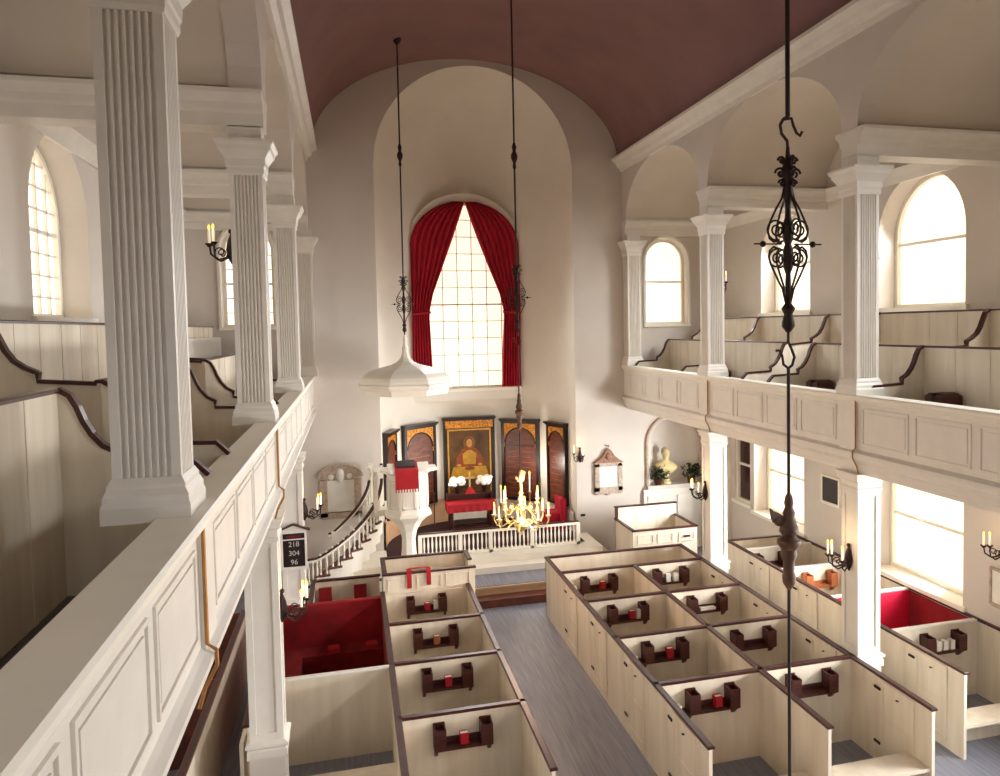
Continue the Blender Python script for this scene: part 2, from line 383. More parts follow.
# apse
AC, AR = (3.15, 19.0), 2.5
mb = MB()
for r in (AR, AR+.12):
    mb.grid(lambda u, v: (AC[0] - r*math.cos(PI*u), AC[1] + r*math.sin(PI*u), .4 + 9.7*v), 48, 10)
    mb.grid(lambda u, v: (AC[0] - r*math.cos(PI*u)*math.cos(PI/2*v), AC[1] + r*math.sin(PI*u)*math.cos(PI/2*v), 10.1 + r*math.sin(PI/2*v)), 48, 16)
struct('wall_apse', mb, 'apse', 'curved white wall and half dome of the apse', smooth=True)
fw_ = frame_mat((3.13, 21.0, 0), (1, 0, 0), (0, 1, 0))
AWH = dict(u0=-1.44, u1=1.44, zb=4.42, zs=8.36, rise=1.22, rev=.3)
struct('wall_apse_window', wall_strips(fw_, -1.56, 1.56, 4.1, lambda u: 8.4 + 1.42*math.sqrt(max(0, 1-(u/1.57)**2)), [AWH], .52), 'apse', 'plaster surround of the great apse window')
window(fw_, AWH, .22, 11, 7, pane='apsepane', label='great round headed apse window between the crimson curtains', mun=.022)
# chancel steps
struct('floor_chancel_step', MB().box(-.9, 6.25, 16.1, 19.0, 0, .17), 'brownwood', 'lower brown chancel step across the end of the centre aisle')
struct('floor_chancel', MB().box(-.9, 6.25, 16.45, 19.0, 0.01, .34).box(-.9, 6.25, 16.42, 16.45, .3, .345), 'step', 'upper chancel step with a tan riser')
struct('floor_chancel_carpet', MB().box(-.9, 6.25, 16.5, 17.4, .34, .352), 'floor', 'grey chancel floor before the altar rail')
mb = MB().box(-.5, 5.9, 17.32, 19.0, .3, .5).box(-.5, 5.9, 17.66, 19.0, .45, .65)
struct('floor_sanctuary_step', mb, 'sash', 'white steps below the altar rail')
mb = MB()
mb.prism([(AC[0]+2.48*math.cos(PI*k/24), 18.95+2.48*math.sin(PI*k/24)) for k in range(25)], 'z', .45, .655)
mb.box(.7, 5.6, 18.2, 18.98, .6, .656)
struct('floor_sanctuary', mb, 'darkcarpet', 'dark carpeted sanctuary floor inside the apse')
mb = MB()
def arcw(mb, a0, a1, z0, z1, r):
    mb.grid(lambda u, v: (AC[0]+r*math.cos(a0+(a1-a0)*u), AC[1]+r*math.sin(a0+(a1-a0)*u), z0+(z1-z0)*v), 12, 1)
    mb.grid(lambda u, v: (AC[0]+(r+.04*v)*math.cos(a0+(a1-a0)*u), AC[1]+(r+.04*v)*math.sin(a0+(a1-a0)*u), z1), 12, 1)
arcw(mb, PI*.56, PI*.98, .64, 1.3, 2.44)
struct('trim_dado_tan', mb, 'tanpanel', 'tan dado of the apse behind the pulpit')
mb = MB(); arcw(mb, PI*.02, PI*.56, .64, 1.18, 2.44)
struct('trim_dado_white', mb, 'sash', 'white panelled dado of the apse right of the altar')

struct('wall_west_blocker', MB().box(-3.95, 10.05, -1.3, -1.0, 7.6, 13.2), 'wall', 'unseen plastered west wall added above the organ loft to dim the vault')  # out of view, added to keep light off the vault and upper chancel wall
# ------------------------------------------------------------------ columns
def fluted(cx, cy, h, z0, z1, nf=7, m=.045, d=.017):
    w = 2*h - 2*m; p = w/nf
    side = [(-h, -h)]
    for i in range(nf):
        a = -h + m + i*p
        side += [(a+p*.15, -h), (a+p*.3, -h+d), (a+p*.7, -h+d), (a+p*.85, -h)]
    pts = []
    for k in range(4):
        c, s = [(1,0),(0,1),(-1,0),(0,-1)][k]
        pts += [(x*c - y*s, x*s + y*c) for x, y in side]
    return MB().prism([(cx+x, cy+y) for x, y in pts], 'z', z0, z1)
def upper_column(s, y, label, cxo=None):
    cx = mx(XR + .18, s); cy = y + CW/2
    if cxo is not None: cx = cxo
    t = thing('fluted_column', label, 'column', (cx, cy, GT), 'fluted columns of the galleries')
    h = .18
    obj('base', MB().stack(cx, cy, [(.235,.235,GT-.02),(.235,.235,GT+.07),(.225,.225,GT+.1),(.225,.225,GT+.13),(.205,.205,GT+.17),(.205,.205,GT+.19),(.183,.183,GT+.23)]), 'trim', t)
    obj('shaft', fluted(cx, cy, h, GT+.2, 7.95), 'trim', t)
    obj('capital', MB().stack(cx, cy, [(.19,.19,7.9),(.2,.2,7.93),(.2,.2,7.98),(.21,.21,8.0),(.215,.215,8.08),(.27,.27,8.17),(.28,.28,8.18),(.29,.29,8.22),(.32,.32,8.26),(.32,.32,8.29)]), 'trim', t)
    obj('impost_block', MB().box(cx-.18, cx+.18, cy-.18, cy+.18, 8.27, 8.46), 'trim', t)
    return t
def lower_column(s, y, label):
    cx = mx(XR + .2, s); cy = y + CW/2; h = .19
    t = thing('panelled_column', label, 'column', (cx, cy, 0), 'panelled columns under the galleries')
    obj('pedestal', MB().stack(cx, cy, [(.2,.2,0),(.2,.2,1.06)]), 'trim', t)
    obj('base', MB().stack(cx, cy, [(.225,.225,1.05),(.225,.225,1.14),(.21,.21,1.16),(.24,.24,1.19),(.24,.24,1.22),(.195,.195,1.25)]), 'trim', t)
    mb = MB().box(cx-h+.02, cx+h-.02, cy-h+.02, cy+h-.02, 1.2, 3.7)
    for sx in (-1, 1):
        for sy in (-1, 1): mb.box(cx+sx*(h-.075), cx+sx*h, cy+sy*(h-.075), cy+sy*h, 1.24, 3.66)
    for z0, z1 in ((1.24, 1.34), (3.56, 3.66)): mb.box(cx-h+.004, cx+h-.004, cy-h+.004, cy+h-.004, z0+.002, z1-.002)
    obj('shaft', mb, 'trim', t)
    obj('capital', MB().stack(cx, cy, [(.195,.195,3.62),(.21,.21,3.65),(.21,.21,3.68),(.2,.2,3.69),(.2,.2,3.77),(.235,.235,3.8),(.235,.235,3.84),(.26,.26,3.89),(.26,.26,3.905)]), 'trim', t)
    return t
upper_column(-1, COLY[0], 'massive fluted white column at the near end of the left gallery front', -1.15)
upper_column(-1, COLY[1], 'fluted tan column of the left gallery with the candle sconce behind it', -1.11)
upper_column(-1, COLY[2], 'slim fluted column of the left gallery, third along, before the wall pilaster', -1.07)
upper_column(-1, 18.62, 'fluted pilaster at the far end of the left gallery rail against the chancel wall', -1.0)
upper_column(1, COLY[1], 'fluted column on the right gallery rail nearest the viewer, brown on its shaded side')
upper_column(1, COLY[2], 'fluted column on the right gallery rail above the bust niche')
upper_column(1, 18.62, 'fluted pilaster at the far end of the right gallery rail against the chancel wall')
lower_column(-1, COLY[1], 'panelled column under the left gallery beside the red lined pew')
lower_column(-1, COLY[2], 'panelled column under the left gallery carrying the black hymn board')
lower_column(1, COLY[1], 'panelled column under the right gallery before the red aisle pew')
lower_column(1, COLY[2], 'panelled column under the right gallery beside the bust niche')
# ------------------------------------------------------------------ gallery fronts
def gallery_front(s):
    sd = SN[s]
    t = thing('gallery_parapet', 'cream panelled parapet of the %s gallery with its white rail' % sd, 'parapet', (mx(XR, s), 9, GB), 'panelled gallery parapets')
    X = lambda x: mx(x, s)
    obj('front_board', MB().box(X(7.0), X(7.1), YN, 19.0, 4.15, 5.0), 'trim', t)
    mb = MB().prism([(X(6.94),4.985),(X(6.93),5.0),(X(6.93),5.03),(X(6.945),GT),(X(7.2),GT),(X(7.2),4.985),(X(7.1),4.95),(X(7.0),4.93),(X(6.975),4.95)], 'y', YN, 19.0)
    obj('top_rail', mb, 'sash', t)
    mb = MB().prism([(X(7.0),4.26),(X(6.97),4.24),(X(6.93),4.22),(X(6.93),4.18),(X(6.96),4.17),(X(6.965),4.12),(X(7.0),4.06),(X(7.0),4.03),(X(7.03),4.02),(X(7.04),3.97),(X(7.06),3.96),(X(7.06),3.9),(X(7.3),3.9),(X(7.3),4.26)], 'y', YN, 19.0)
    obj('lower_moulding', mb, 'trim', t)
    for i in range(4):
        a = [.11+.36, COLY[0]+CW, COLY[1]+CW, COLY[2]+CW][i]; b = COLY[i] if i else COLY[0]
        b = [COLY[0], COLY[1], COLY[2], 18.65][i]
        n = 4; g = .12; w = (b-a-g*(n+1))/n
        for k in range(n):
            y0 = a+g+k*(w+g); y1 = y0+w; mb = MB()
            for (p, q, r_, u) in ((y0+.025,y1-.025,4.34,4.365),(y0+.025,y1-.025,4.845,4.87),(y0,y0+.025,4.34,4.87),(y1-.025,y1,4.34,4.87)): mb.box(X(6.985), X(7.005), p, q, r_, u)
            mb.box(X(6.99), X(7.005), y0+.06, y1-.06, 4.4, 4.81)
            obj('panel', mb, 'trim', t)
    for y in COLY[:3]:
        mb = MB().box(X(6.975), X(7.005), y-.01, y+.37, 4.24, 4.95)
        obj('pilaster_strip', mb, 'trim', t)
    return t
gallery_front(1); gallery_front(-1)
def conduit(s, y, label):
    X = lambda x: mx(x, s)
    o = obj('wiring_conduit', MB().tube([(X(6.965),y,4.98),(X(6.965),y,4.28),(X(6.915),y,4.24),(X(6.915),y,4.15),(X(6.985),y,4.02),(X(7.02),y,3.9)], .012, 6), 'conduit')
    tag(o, label, 'conduit', 'conduits down the gallery fronts')
conduit(-1, 4.74, 'thin copper coloured conduit down the left gallery front below the nearest column')
conduit(-1, 9.38, 'thin conduit down the left gallery front above the column beside the red pew')
conduit(1, 9.38, 'thin conduit down the right gallery front above the column by the red aisle pew')
conduit(1, 14.04, 'thin conduit down the right gallery front above the column by the bust niche')
# ------------------------------------------------------------------ box pews on the floor
PH = 1.215
ORD = ['front', 'second', 'third', 'fourth', 'fifth']
def wall_box(mb, xa, xb, ya, yb, h=PH): mb.box(min(xa,xb), max(xa,xb), min(ya,yb), max(ya,yb), 0, h)
def cap(root, xa, xb, ya, yb, m='cap', h=PH, e=.022):
    obj('cap_rail', MB().cham(min(xa,xb)-e, max(xa,xb)+e, min(ya,yb)-e, max(ya,yb)+e, h, h+.035, .01), m, root)
def book_rack(root, x0, x1, y, ext=0, m='rack'):
    """dark shelf with an upright box at each end, fixed to the west face of a partition at y"""
    mb = MB().box(x0-ext, x1, y-.17, y, .83, .865).box(x0, x1, y-.025, y, .865, .93)
    for a in (x0+.01, x1-.05): mb.prism([(y, .83), (y-.15, .83), (y-.05, .72), (y, .70)], 'x', a, a+.04)
    r = obj('book_rack', mb, m, root)
    for a in (x0, x1-.15):
        b = MB().box(a, a+.15, y-.19, y-.17, .85, 1.1).box(a, a+.15, y-.02, y-.002, .85, 1.13).box(a, a+.02, y-.18, y, .85, 1.11).box(a+.13, a+.15, y-.18, y, .85, 1.11).box(a, a+.15, y-.18, y, .84, .87)
        b.box(a+.03, a+.12, y-.16, y-.03, .87, 1.06)
        q = obj('rack_box', b, m, r)
    return r
def door(root, x, y0, y1, s):
    """pew door in a side wall at x facing s"""
    a, b = sorted((x, x+s*.012)); mb = MB().box(a, b, y0, y1, .12, PH-.03)
    d = obj('door', mb, 'pew', root)
    fx0, fx1 = sorted((x+s*.012, x+s*.02)); fb = MB()
    for (p, q, r_, u) in ((y0+.07,y1-.07,.12,.19),(y0+.07,y1-.07,PH-.1,PH-.03),(y0,y0+.07,.12,PH-.03),(y1-.07,y1,.12,PH-.03),(y0+.07,y1-.07,.6,.67)): fb.box(fx0, fx1, p, q, r_, u)
    obj('door_frame', fb, 'pew', d)
    h0, h1 = sorted((x+s*.02, x+s*.034))
    obj('hinge', MB().box(h0, h1, y1-.02, y1+.1, 1.04, 1.075).box(h0, h1, y1-.02, y1+.1, .28, .315), 'hinge', d)
    obj('number_plate', MB().lathe([(0,0),(.025,0),(.025,.006),(0,.006)], (x+s*.02, y0+.3, 1.05), 8), 'hinge', d)
def bench(root, x0, x1, yw, m='pew'):
    obj('bench', MB().box(x0, x1, yw+.02, yw+.42, .42, .46).box(x0, x1, yw+.38, yw+.4, 0.0, .42), m, root)
def book(x, y, z, m, label, dx=.11, dy=.08, dz=.16, group='books in the pew racks'):
    t = thing('hymnal', label, 'book', (x, y, z), group)
    obj('cover', MB().box(x-dx/2, x+dx/2, y-dy/2, y-dy/2+.008, z, z+dz).box(x-dx/2, x+dx/2, y+dy/2-.008, y+dy/2, z, z+dz).box(x-dx/2, x-dx/2+.008, y-dy/2, y+dy/2, z, z+dz), m, t)
    obj('pages', MB().box(x-dx/2+.008, x+dx/2-.006, y-dy/2+.008, y+dy/2-.008, z+.004, z+dz-.006), 'paper', t)
GP = 'cream box pews with dark cap rails'
T = .045
# block right of the centre aisle
RY = [15.37, 14.33, 12.7, 11.05, 9.43, 7.8]
XA, XM, XB = 3.85, 5.42, 6.95
t = thing('box_pew', 'long shallow cream box pew across the head of the block right of the centre aisle', 'pew', (5.4, 14.85, 0), GP)
mb = MB(); wall_box(mb, XA, XB, RY[0]-T, RY[0]); wall_box(mb, XB-T, XB, RY[1], RY[0]); obj('partition', mb, 'pew', t)
mb = MB(); wall_box(mb, XA, XA+T, RY[1], RY[0]); obj('side_panel', mb, 'pew', t)
cap(t, XA, XB, RY[0]-T, RY[0]); cap(t, XA, XA+T, RY[1], RY[0]); cap(t, XB-T, XB, RY[1], RY[0])
bench(t, XA+T, XB-T, RY[1])
for i in range(1, 5):
    ye, yw = RY[i], RY[i+1]
    for side in (0, 1):
        x0, x1 = (XA, XM) if side == 0 else (XM, XB)
        lab = '%s cream box pew %s in the block right of the centre aisle' % (ORD[i-1], 'beside the aisle' if side == 0 else 'on the column side')
        t = thing('box_pew', lab, 'pew', ((x0+x1)/2, (ye+yw)/2, 0), GP)
        mb = MB(); wall_box(mb, x0+T, x1, ye-T, ye); obj('partition', mb, 'pew', t)
        mb = MB(); wall_box(mb, x0, x0+T, yw, ye); obj('side_panel', mb, 'pew', t)
        cap(t, x0, x1, ye-T, ye); cap(t, x0, x0+T, yw, ye)
        if side == 0: door(t, x0, yw+.35, yw+1.0, -1)
        else:
            mb = MB()
            if i == 1: wall_box(mb, x1-T, x1, yw, ye)
            else: wall_box(mb, x1-T, x1, yw, ye)
            obj('side_panel', mb, 'pew', t); cap(t, x1-T, x1, yw, ye)
            door(t, x1-T, yw+.3, yw+.95, -1)
        bench(t, x0+T, x1-T, yw)
        r0 = 4.28 if side == 0 else 5.82
        book_rack(t, r0, r0+.74, ye-T, .3 if side == 0 else 0)
        y = ye-T-.1
        nm = '%s %s pew rack, right block' % (ORD[i-1], 'aisle side' if side == 0 else 'column side')
        if side == 0:
            book(r0+.44, y, .87, 'redcloth', 'small red book in the %s' % nm, dz=.15)
            if i != 2: book(r0-.16, y, .87, 'paper', 'white booklet on the shelf end of the %s' % nm, dz=.1)
            if i == 2: book(r0+.56, y, .87, 'paper', 'white booklet standing in the %s' % nm, dx=.08)
        elif i == 1:
            book(r0+.3, y, .87, 'paper', 'left white booklet of two standing in the %s' % nm)
            book(r0+.47, y, .87, 'paper', 'right white booklet of two standing in the %s' % nm)
        elif i == 2:
            book(r0+.37, y, .87, 'paper', 'wide white booklet lying in the %s' % nm, dx=.3, dz=.05)
# block left of the centre aisle
LX0, LX1, LX2 = -1.42, .46, 2.05
LY = [14.22, 12.64, 11.1, 9.5, 7.9]
for i in range(4):
    ye, yw = LY[i], LY[i+1]
    t = thing('box_pew', '%s cream box pew in the row left of the centre aisle, behind the reading desk' % ORD[i], 'pew', ((LX1+LX2)/2, (ye+yw)/2, 0), GP)
    mb = MB(); wall_box(mb, LX1, LX2, ye-T, ye, PH if i else PH-.03); obj('partition', mb, 'pew', t)
    mb = MB(); wall_box(mb, LX2-T, LX2, yw, ye); obj('side_panel', mb, 'pew', t)
    mb = MB(); wall_box(mb, LX1-T, LX1, yw, ye); obj('side_panel', mb, 'redlining' if False else 'pew', t)
    if i: cap(t, LX1, LX2, ye-T, ye)
    cap(t, LX2-T, LX2, yw, ye); cap(t, LX1-T, LX1, yw, ye)
    door(t, LX2, yw+.35, yw+1.0, 1); bench(t, LX1, LX2-T, yw)
    book_rack(t, .86, 1.6, ye-T)
    nm = '%s pew rack left of the centre aisle' % ORD[i]
    book(1.24, ye-T-.1, .87, 'redcloth' if i != 1 else 'ltwood', '%s in the %s' % ('small red book' if i != 1 else 'orange brown book', nm), dz=.14)
    if i == 0: book(1.4, ye-T-.08, .87, 'paper', 'white booklet in the front pew rack behind the reading desk', dx=.09)
# reading desk pew at the head of that row
t = thing('reading_desk', 'tall panelled reading desk pew with dark rim and two red ribbons', 'desk', (1.25, 14.8, 0))
DH = 1.53
mb = MB().box(LX1, LX2+.12, 14.23, 14.28, 0, DH)
obj('front_panel', mb, 'pew', t)
for k in range(3):
    a = LX1 + .07 + k*.54; mb = MB()
    for p, q, r_, u in ((a+.02,a+.44,1.23,1.25),(a+.02,a+.44,1.45,1.47),(a,a+.02,1.23,1.47),(a+.44,a+.46,1.23,1.47)): mb.box(p, q, 14.215, 14.235, r_, u)
    obj('panel_moulding', mb, 'pew', t)
obj('back_panel', MB().box(LX1, LX2+.12, 15.27, 15.32, 0, DH), 'pew', t)
obj('side_panel', MB().box(LX1, LX1+.05, 14.28, 15.27, 0, DH), 'pew', t)
obj('side_panel', MB().box(LX2+.07, LX2+.12, 14.75, 15.27, 0, DH), 'pew', t)
cap(t, LX1, LX2+.12, 14.23, 14.28, h=DH); cap(t, LX1, LX2+.12, 15.27, 15.32, h=DH); cap(t, LX1, LX1+.05, 14.28, 15.27, h=DH); cap(t, LX2+.07, LX2+.12, 14.75, 15.27, h=DH)
obj('sloped_top', MB().prism([(14.28,DH-.02),(14.72,DH-.22),(14.72,DH-.25),(14.28,DH-.05)], 'x', LX1+.05, LX2+.1), 'pew', t)
obj('bench', MB().box(LX1+.05, LX2, 14.95, 15.27, .42, .46), 'pew', t)
for k, (x, zl) in enumerate(((.93, 1.27), (1.29, 1.3))):
    mb = MB().bar([(x+.04, 14.62, DH-.06), (x, 14.36, DH+.055), (x, 14.24, DH+.05), (x, 14.195, DH+.02), (x, 14.192, zl)], .085, .012)
    tag(obj('red_ribbon', mb, 'redcloth', loc=(x, 14.25, DH)), 'red ribbon marker hanging over the reading desk rim, %s of the two' % ('left' if k == 0 else 'right'), 'ribbon', 'red ribbons on the reading desk')
tag(obj('red_ribbon', MB().bar([(.93,14.34,DH+.06),(1.1,14.33,DH+.068),(1.32,14.34,DH+.064)], .06, .012), 'redcloth', loc=(1.1,14.33,DH)), 'red ribbon lying along the reading desk rim between the two hanging ones', 'ribbon', 'red ribbons on the reading desk')
# outer row of the left block
t = thing('box_pew', 'white box pew with two maroon book rests, behind the red lined pew', 'pew', (-.2, 14.6, 0), GP)
obj('partition', MB().box(-.86, LX1-T, 15.25, 15.3, 0, PH), 'pew', t); obj('side_panel', MB().box(-.86, -.815, 14.02, 15.25, 0, PH), 'pew', t)
cap(t, -.86, LX1-T, 15.25, 15.3); cap(t, -.86, -.815, 14.02, 15.25)
for x in (-.74, -.08): obj('book_rest', MB().box(x, x+.24, 15.06, 15.25, .78, .82).prism([(15.24,.82),(15.06,.82),(15.2,1.1),(15.24,1.1)], 'x', x, x+.24), 'redlining', t)
t = thing('box_pew', 'large box pew lined and carpeted in deep red, left of the cream pews', 'pew', (-.2, 12.5, 0), GP)
obj('partition', MB().box(LX0+T, LX1-T, 13.97, 14.02, 0, PH), 'redlining', t); obj('side_panel', MB().box(LX0, LX0+T, 11.05, 13.97, 0, PH), 'redlining', t)
obj('side_panel', MB().box(LX1-T-.012, LX1-T-.002, 11.05, 13.97, 0, PH-.01), 'redlining', t)
obj('cap_rail', MB().cham(LX0+T, LX1-T, 13.95, 14.04, PH, PH+.03), 'redlining', t); obj('cap_rail', MB().cham(LX0-.02, LX0+T+.02, 11.05, 13.94, PH, PH+.03), 'redlining', t)
obj('carpet', MB().box(LX0+T, LX1-T, 11.05, 13.97, 0.0, .06), 'redcarpet', t)
obj('bench', MB().box(LX0+T, LX1-T-.02, 13.55, 13.97, .06, .46), 'redcarpet', t); obj('bench', MB().box(LX0+T, LX0+.45, 11.1, 13.55, .06, .46), 'redcarpet', t)
for x in (-.55, .1): obj('cushion', MB().cham(x, x+.22, 13.6, 13.76, .46, .56, .03), 'redcloth', t)
t = thing('box_pew', 'white box pew nearest the viewer behind the red lined pew', 'pew', (-.2, 10.2, 0), GP)
obj('partition', MB().box(LX0, LX1-T, 11.0, 11.05, 0, PH), 'pew', t); obj('cap_rail', MB().cham(LX0, LX1-T, 10.98, 11.07, PH, PH+.035), 'trim', t)
obj('side_panel', MB().box(LX0, LX0+T, 9.45, 11.0, 0, PH), 'pew', t); cap(t, LX0, LX0+T, 9.85, 11.0); bench(t, LX0+T, LX1-T, 9.45)
# aisle pews along the right wall
SX0, SX1 = 8.05, 9.72
AY = [15.35, 14.62, 13.22, 11.6, 10.04, 8.5]
AL = ['short white aisle pew at the far end of the right wall under the dark sash', 'white aisle pew with a dark book rack, under the far right window',
      'white aisle pew with a book rack toned orange as if lit, behind the right column', 'right aisle pew lined in red, one wall tinted as lit, under the large window', 'right aisle pew nearest the viewer, with a dark book rack holding booklets']
for i in range(5):
    ye, yw = AY[i], AY[i+1]; red = i == 3
    t = thing('aisle_pew', AL[i], 'pew', ((SX0+SX1)/2, (ye+yw)/2, 0), 'box pews along the right aisle wall')
    mb = MB().box(SX0+T, SX1, ye-T, ye, 0, PH)
    obj('partition', mb, 'pew', t)
    obj('side_panel', MB().box(SX0, SX0+T, yw, ye, 0, PH), 'pew', t); obj('back_panel', MB().box(SX1, SX1+.028, yw, ye, 0, PH), 'pew', t)
    cap(t, SX0, SX0+T, yw, ye); obj('cap_rail', MB().cham(SX1-.03, SX1+.028, yw, ye, PH, PH+.04, .01), 'cap', t)
    obj('cross_cap', MB().cham(SX0+T, SX1-.03, ye-T-.02, ye+.02, PH, PH+.03, .01), 'trim' if i else 'cap', t)
    if i != 0: door(t, SX0, yw+.3, yw+.95, -1)
    if red:
        obj('lining', MB().box(SX0+T, SX1-.03, ye-T-.02, ye-T, .0, PH-.02), 'litlining', t)  # lit tone coloured onto this wall only
        obj('lining', MB().box(SX1-.03, SX1-.005, yw, ye-T, .0, PH-.02), 'redlining', t)
        obj('bench', MB().box(SX1-.45, SX1-.03, yw+.02, ye-T-.02, .06, .46), 'redcarpet', t)
        obj('carpet', MB().box(SX0+T, SX1-.03, yw, ye-T, 0.0, .06), 'redcarpet', t)
    else: bench(t, SX0+T, SX1, yw)
    if i == 1: book_rack(t, 8.28, 9.02, ye-T)
    if i == 2: book_rack(t, 8.55, 9.25, ye-T, 0, 'ltwood')  # orange tone stands in for light falling on the rack
    if i == 3:
        book_rack(t, 8.25, 8.75, ye-T-.02); book(8.5, ye-T-.12, .87, 'paper', 'white booklet in the dark rack of the red aisle pew')
    if i == 4:
        book_rack(t, 8.6, 9.34, ye-T)
        for k in range(3): book(8.85+k*.13, ye-T-.1, .87, 'paper', '%s white booklet in the rack of the nearest right aisle pew' % ['left', 'middle', 'right'][k], dx=.09, dz=.15)
# pews under the left gallery (mirrored)
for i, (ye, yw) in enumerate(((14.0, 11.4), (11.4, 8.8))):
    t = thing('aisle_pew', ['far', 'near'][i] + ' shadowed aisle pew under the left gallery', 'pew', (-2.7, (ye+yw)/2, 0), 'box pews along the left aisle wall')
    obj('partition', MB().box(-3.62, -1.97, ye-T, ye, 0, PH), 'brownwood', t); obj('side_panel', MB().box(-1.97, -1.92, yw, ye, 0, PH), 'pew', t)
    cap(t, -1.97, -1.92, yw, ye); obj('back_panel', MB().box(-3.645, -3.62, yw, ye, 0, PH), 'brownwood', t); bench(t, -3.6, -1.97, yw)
# single pew below the niche
t = thing('box_pew', 'single white box pew standing alone below the bust niche', 'pew', (7.2, 17.7, 0), GP)
HX0, HX1, HY0, HY1 = 6.33, 7.98, 16.7, 17.97
obj('front_panel', MB().box(HX0, HX1, HY0, HY0+T, 0, PH), 'pew', t)
for k, (a, b) in enumerate(((6.45,6.85),(6.95,7.35),(7.5,7.9))):
    mb = MB()
    for p, q, r_, u in ((a+.02,b-.02,.9,.92),(a+.02,b-.02,1.1,1.12),(a,a+.02,.9,1.12),(b-.02,b,.9,1.12)): mb.box(p, q, HY0-.015, HY0, r_, u)
    obj('panel_moulding', mb, 'pew', t)
obj('latch', MB().box(7.62, 7.78, HY0-.03, HY0-.01, .99, 1.03), 'hinge', t)
obj('side_panel', MB().box(HX0, HX0+T, HY0+T, HY1, 0, PH), 'pew', t); obj('back_panel', MB().box(HX0, HX1, HY1-T, HY1, 0, PH+.3), 'pew', t)
obj('side_panel', MB().box(HX1-T, HX1, HY0+T, HY1, 0, PH), 'pew', t)
cap(t, HX0, HX1, HY0, HY0+T); cap(t, HX0, HX0+T, HY0, HY1); cap(t, HX1-T, HX1, HY0, HY1); cap(t, HX0, HX1, HY1-T, HY1, h=PH+.3); obj('corner_cap', MB().box(HX0-.02, HX0+T+.02, HY1-T-.03, HY1-T, PH, PH+.3), 'cap', t)
obj('bench', MB().box(HX0+T, HX1-T, HY1-.45, HY1-T, .42, .46), 'pew', t)
# ------------------------------------------------------------------ gallery pews
FRONT = [(8.10,5.71),(8.03,5.665),(7.985,5.58),(7.95,5.48),(7.90,5.385),(7.83,5.30),(7.76,5.26),(7.74,5.25),(7.74,5.17),(7.24,5.15),(7.14,5.045)]
BACK = [(9.10,6.23),(9.03,6.18),(8.985,6.08),(8.94,5.97),(8.88,5.88),(8.80,5.82),(8.72,5.78),(8.70,5.77),(8.70,5.70),(8.20,5.66)]
def gallery_pew(s, y0, y1, tier, ends, label):
    prof, xb, zt, zf = (FRONT, 8.10, 5.70, 4.25) if tier == 0 else (BACK, 9.10, 6.22, 4.8)
    X = lambda x: mx(x, s)
    t = thing('gallery_pew', label, 'pew', (X(xb-.4), (y0+y1)/2, zf), 'stepped pews of the galleries')
    obj('back_panel', MB().box(X(xb), X(xb+.04), y0, y1, zf, zt), 'pew', t)
    obj('cap_rail', MB().cham(min(X(xb-.02),X(xb+.06)), max(X(xb-.02),X(xb+.06)), y0, y1, zt, zt+.03, .008), 'cap', t)
    for k in range(1, int((y1-y0)/.55)):
        yy = y0 + k*(y1-y0)/int((y1-y0)/.55)
        obj('batten', MB().box(X(xb-.006), X(xb), yy-.03, yy+.03, zf, zt), 'pew', t)
    for y in ends:
        pts = [(X(x), z) for x, z in prof]
        e = obj('end_partition', MB().prism(pts + [(pts[-1][0], zf), (X(xb), zf)], 'y', y-.025, y+.025), 'pew', t)
        obj('curved_cap', MB().bar([(X(x), y, z+.012) for x, z in prof], .075, .035), 'cap', e)
    if y0 > 3: obj('seat', MB().box(X(xb-.36), X(xb), y0, y1, zf+.4, zf+.44), 'pew', t)
    return t
gallery_pew(1, 6.4, 9.38, 0, (9.38,), 'front row gallery pew at the right edge, before the nearest right column')
gallery_pew(1, 9.42, 12.03, 0, (12.03,), 'front row gallery pew just beyond the nearest right gallery column')
gallery_pew(1, 12.95, 15.65, 0, (12.95, 15.65), 'front row gallery pew beside the far right gallery column')
gallery_pew(1, 15.69, 18.6, 0, (18.5,), 'front row gallery pew in the last bay of the right gallery')
gallery_pew(1, 6.4, 9.2, 1, (9.2,), 'back row gallery pew under the large round headed window at right')
gallery_pew(1, 9.24, 11.6, 1, (11.6,), 'back row gallery pew seen right of the hanging iron scrollwork')
gallery_pew(1, 11.64, 13.06, 1, (13.06,), 'short back row gallery pew seen behind the hanging iron scrollwork')
gallery_pew(1, 13.1, 15.66, 1, (15.66,), 'back row gallery pew under the second right gallery window')
gallery_pew(1, 15.7, 18.6, 1, (18.4,), 'back row gallery pew at the far end of the right gallery')
gallery_pew(-1, 2.6, 6.03, 0, (6.03,), 'front row left gallery pew beside the massive near column')
gallery_pew(-1, 7.0, 10.1, 0, (7.0, 10.1), 'front row left gallery pew with brown curved end, beyond the massive column')
gallery_pew(-1, 11.6, 14.5, 0, (11.6,), 'front row left gallery pew behind the tan fluted column')
gallery_pew(-1, 15.4, 18.5, 0, (15.4,), 'front row left gallery pew in the last bay of the left gallery')
gallery_pew(-1, 2.6, 7.4, 1, (7.4,), 'near back row pew of the left gallery')
gallery_pew(-1, 7.44, 12.2, 1, (12.2,), 'middle back row pew of the left gallery under the white rail')
gallery_pew(-1, 13.0, 18.5, 1, (13.0,), 'far back row pew of the left gallery below the arched window')
def hassock(x, y, z, label, sx=.16, sy=.3, sz=.2, m='rack'):
    t = thing('hassock', label, 'hassock', (x, y, z), 'dark hassocks on the gallery pews')
    obj('cushion', MB().cham(x-sx, x+sx, y-sy/2, y+sy/2, z, z+sz, .04), m, t)
    obj('strap', MB().box(x-sx-.006, x+sx+.006, y-.025, y+.025, z+.02, z+sz+.004), 'hinge', t)
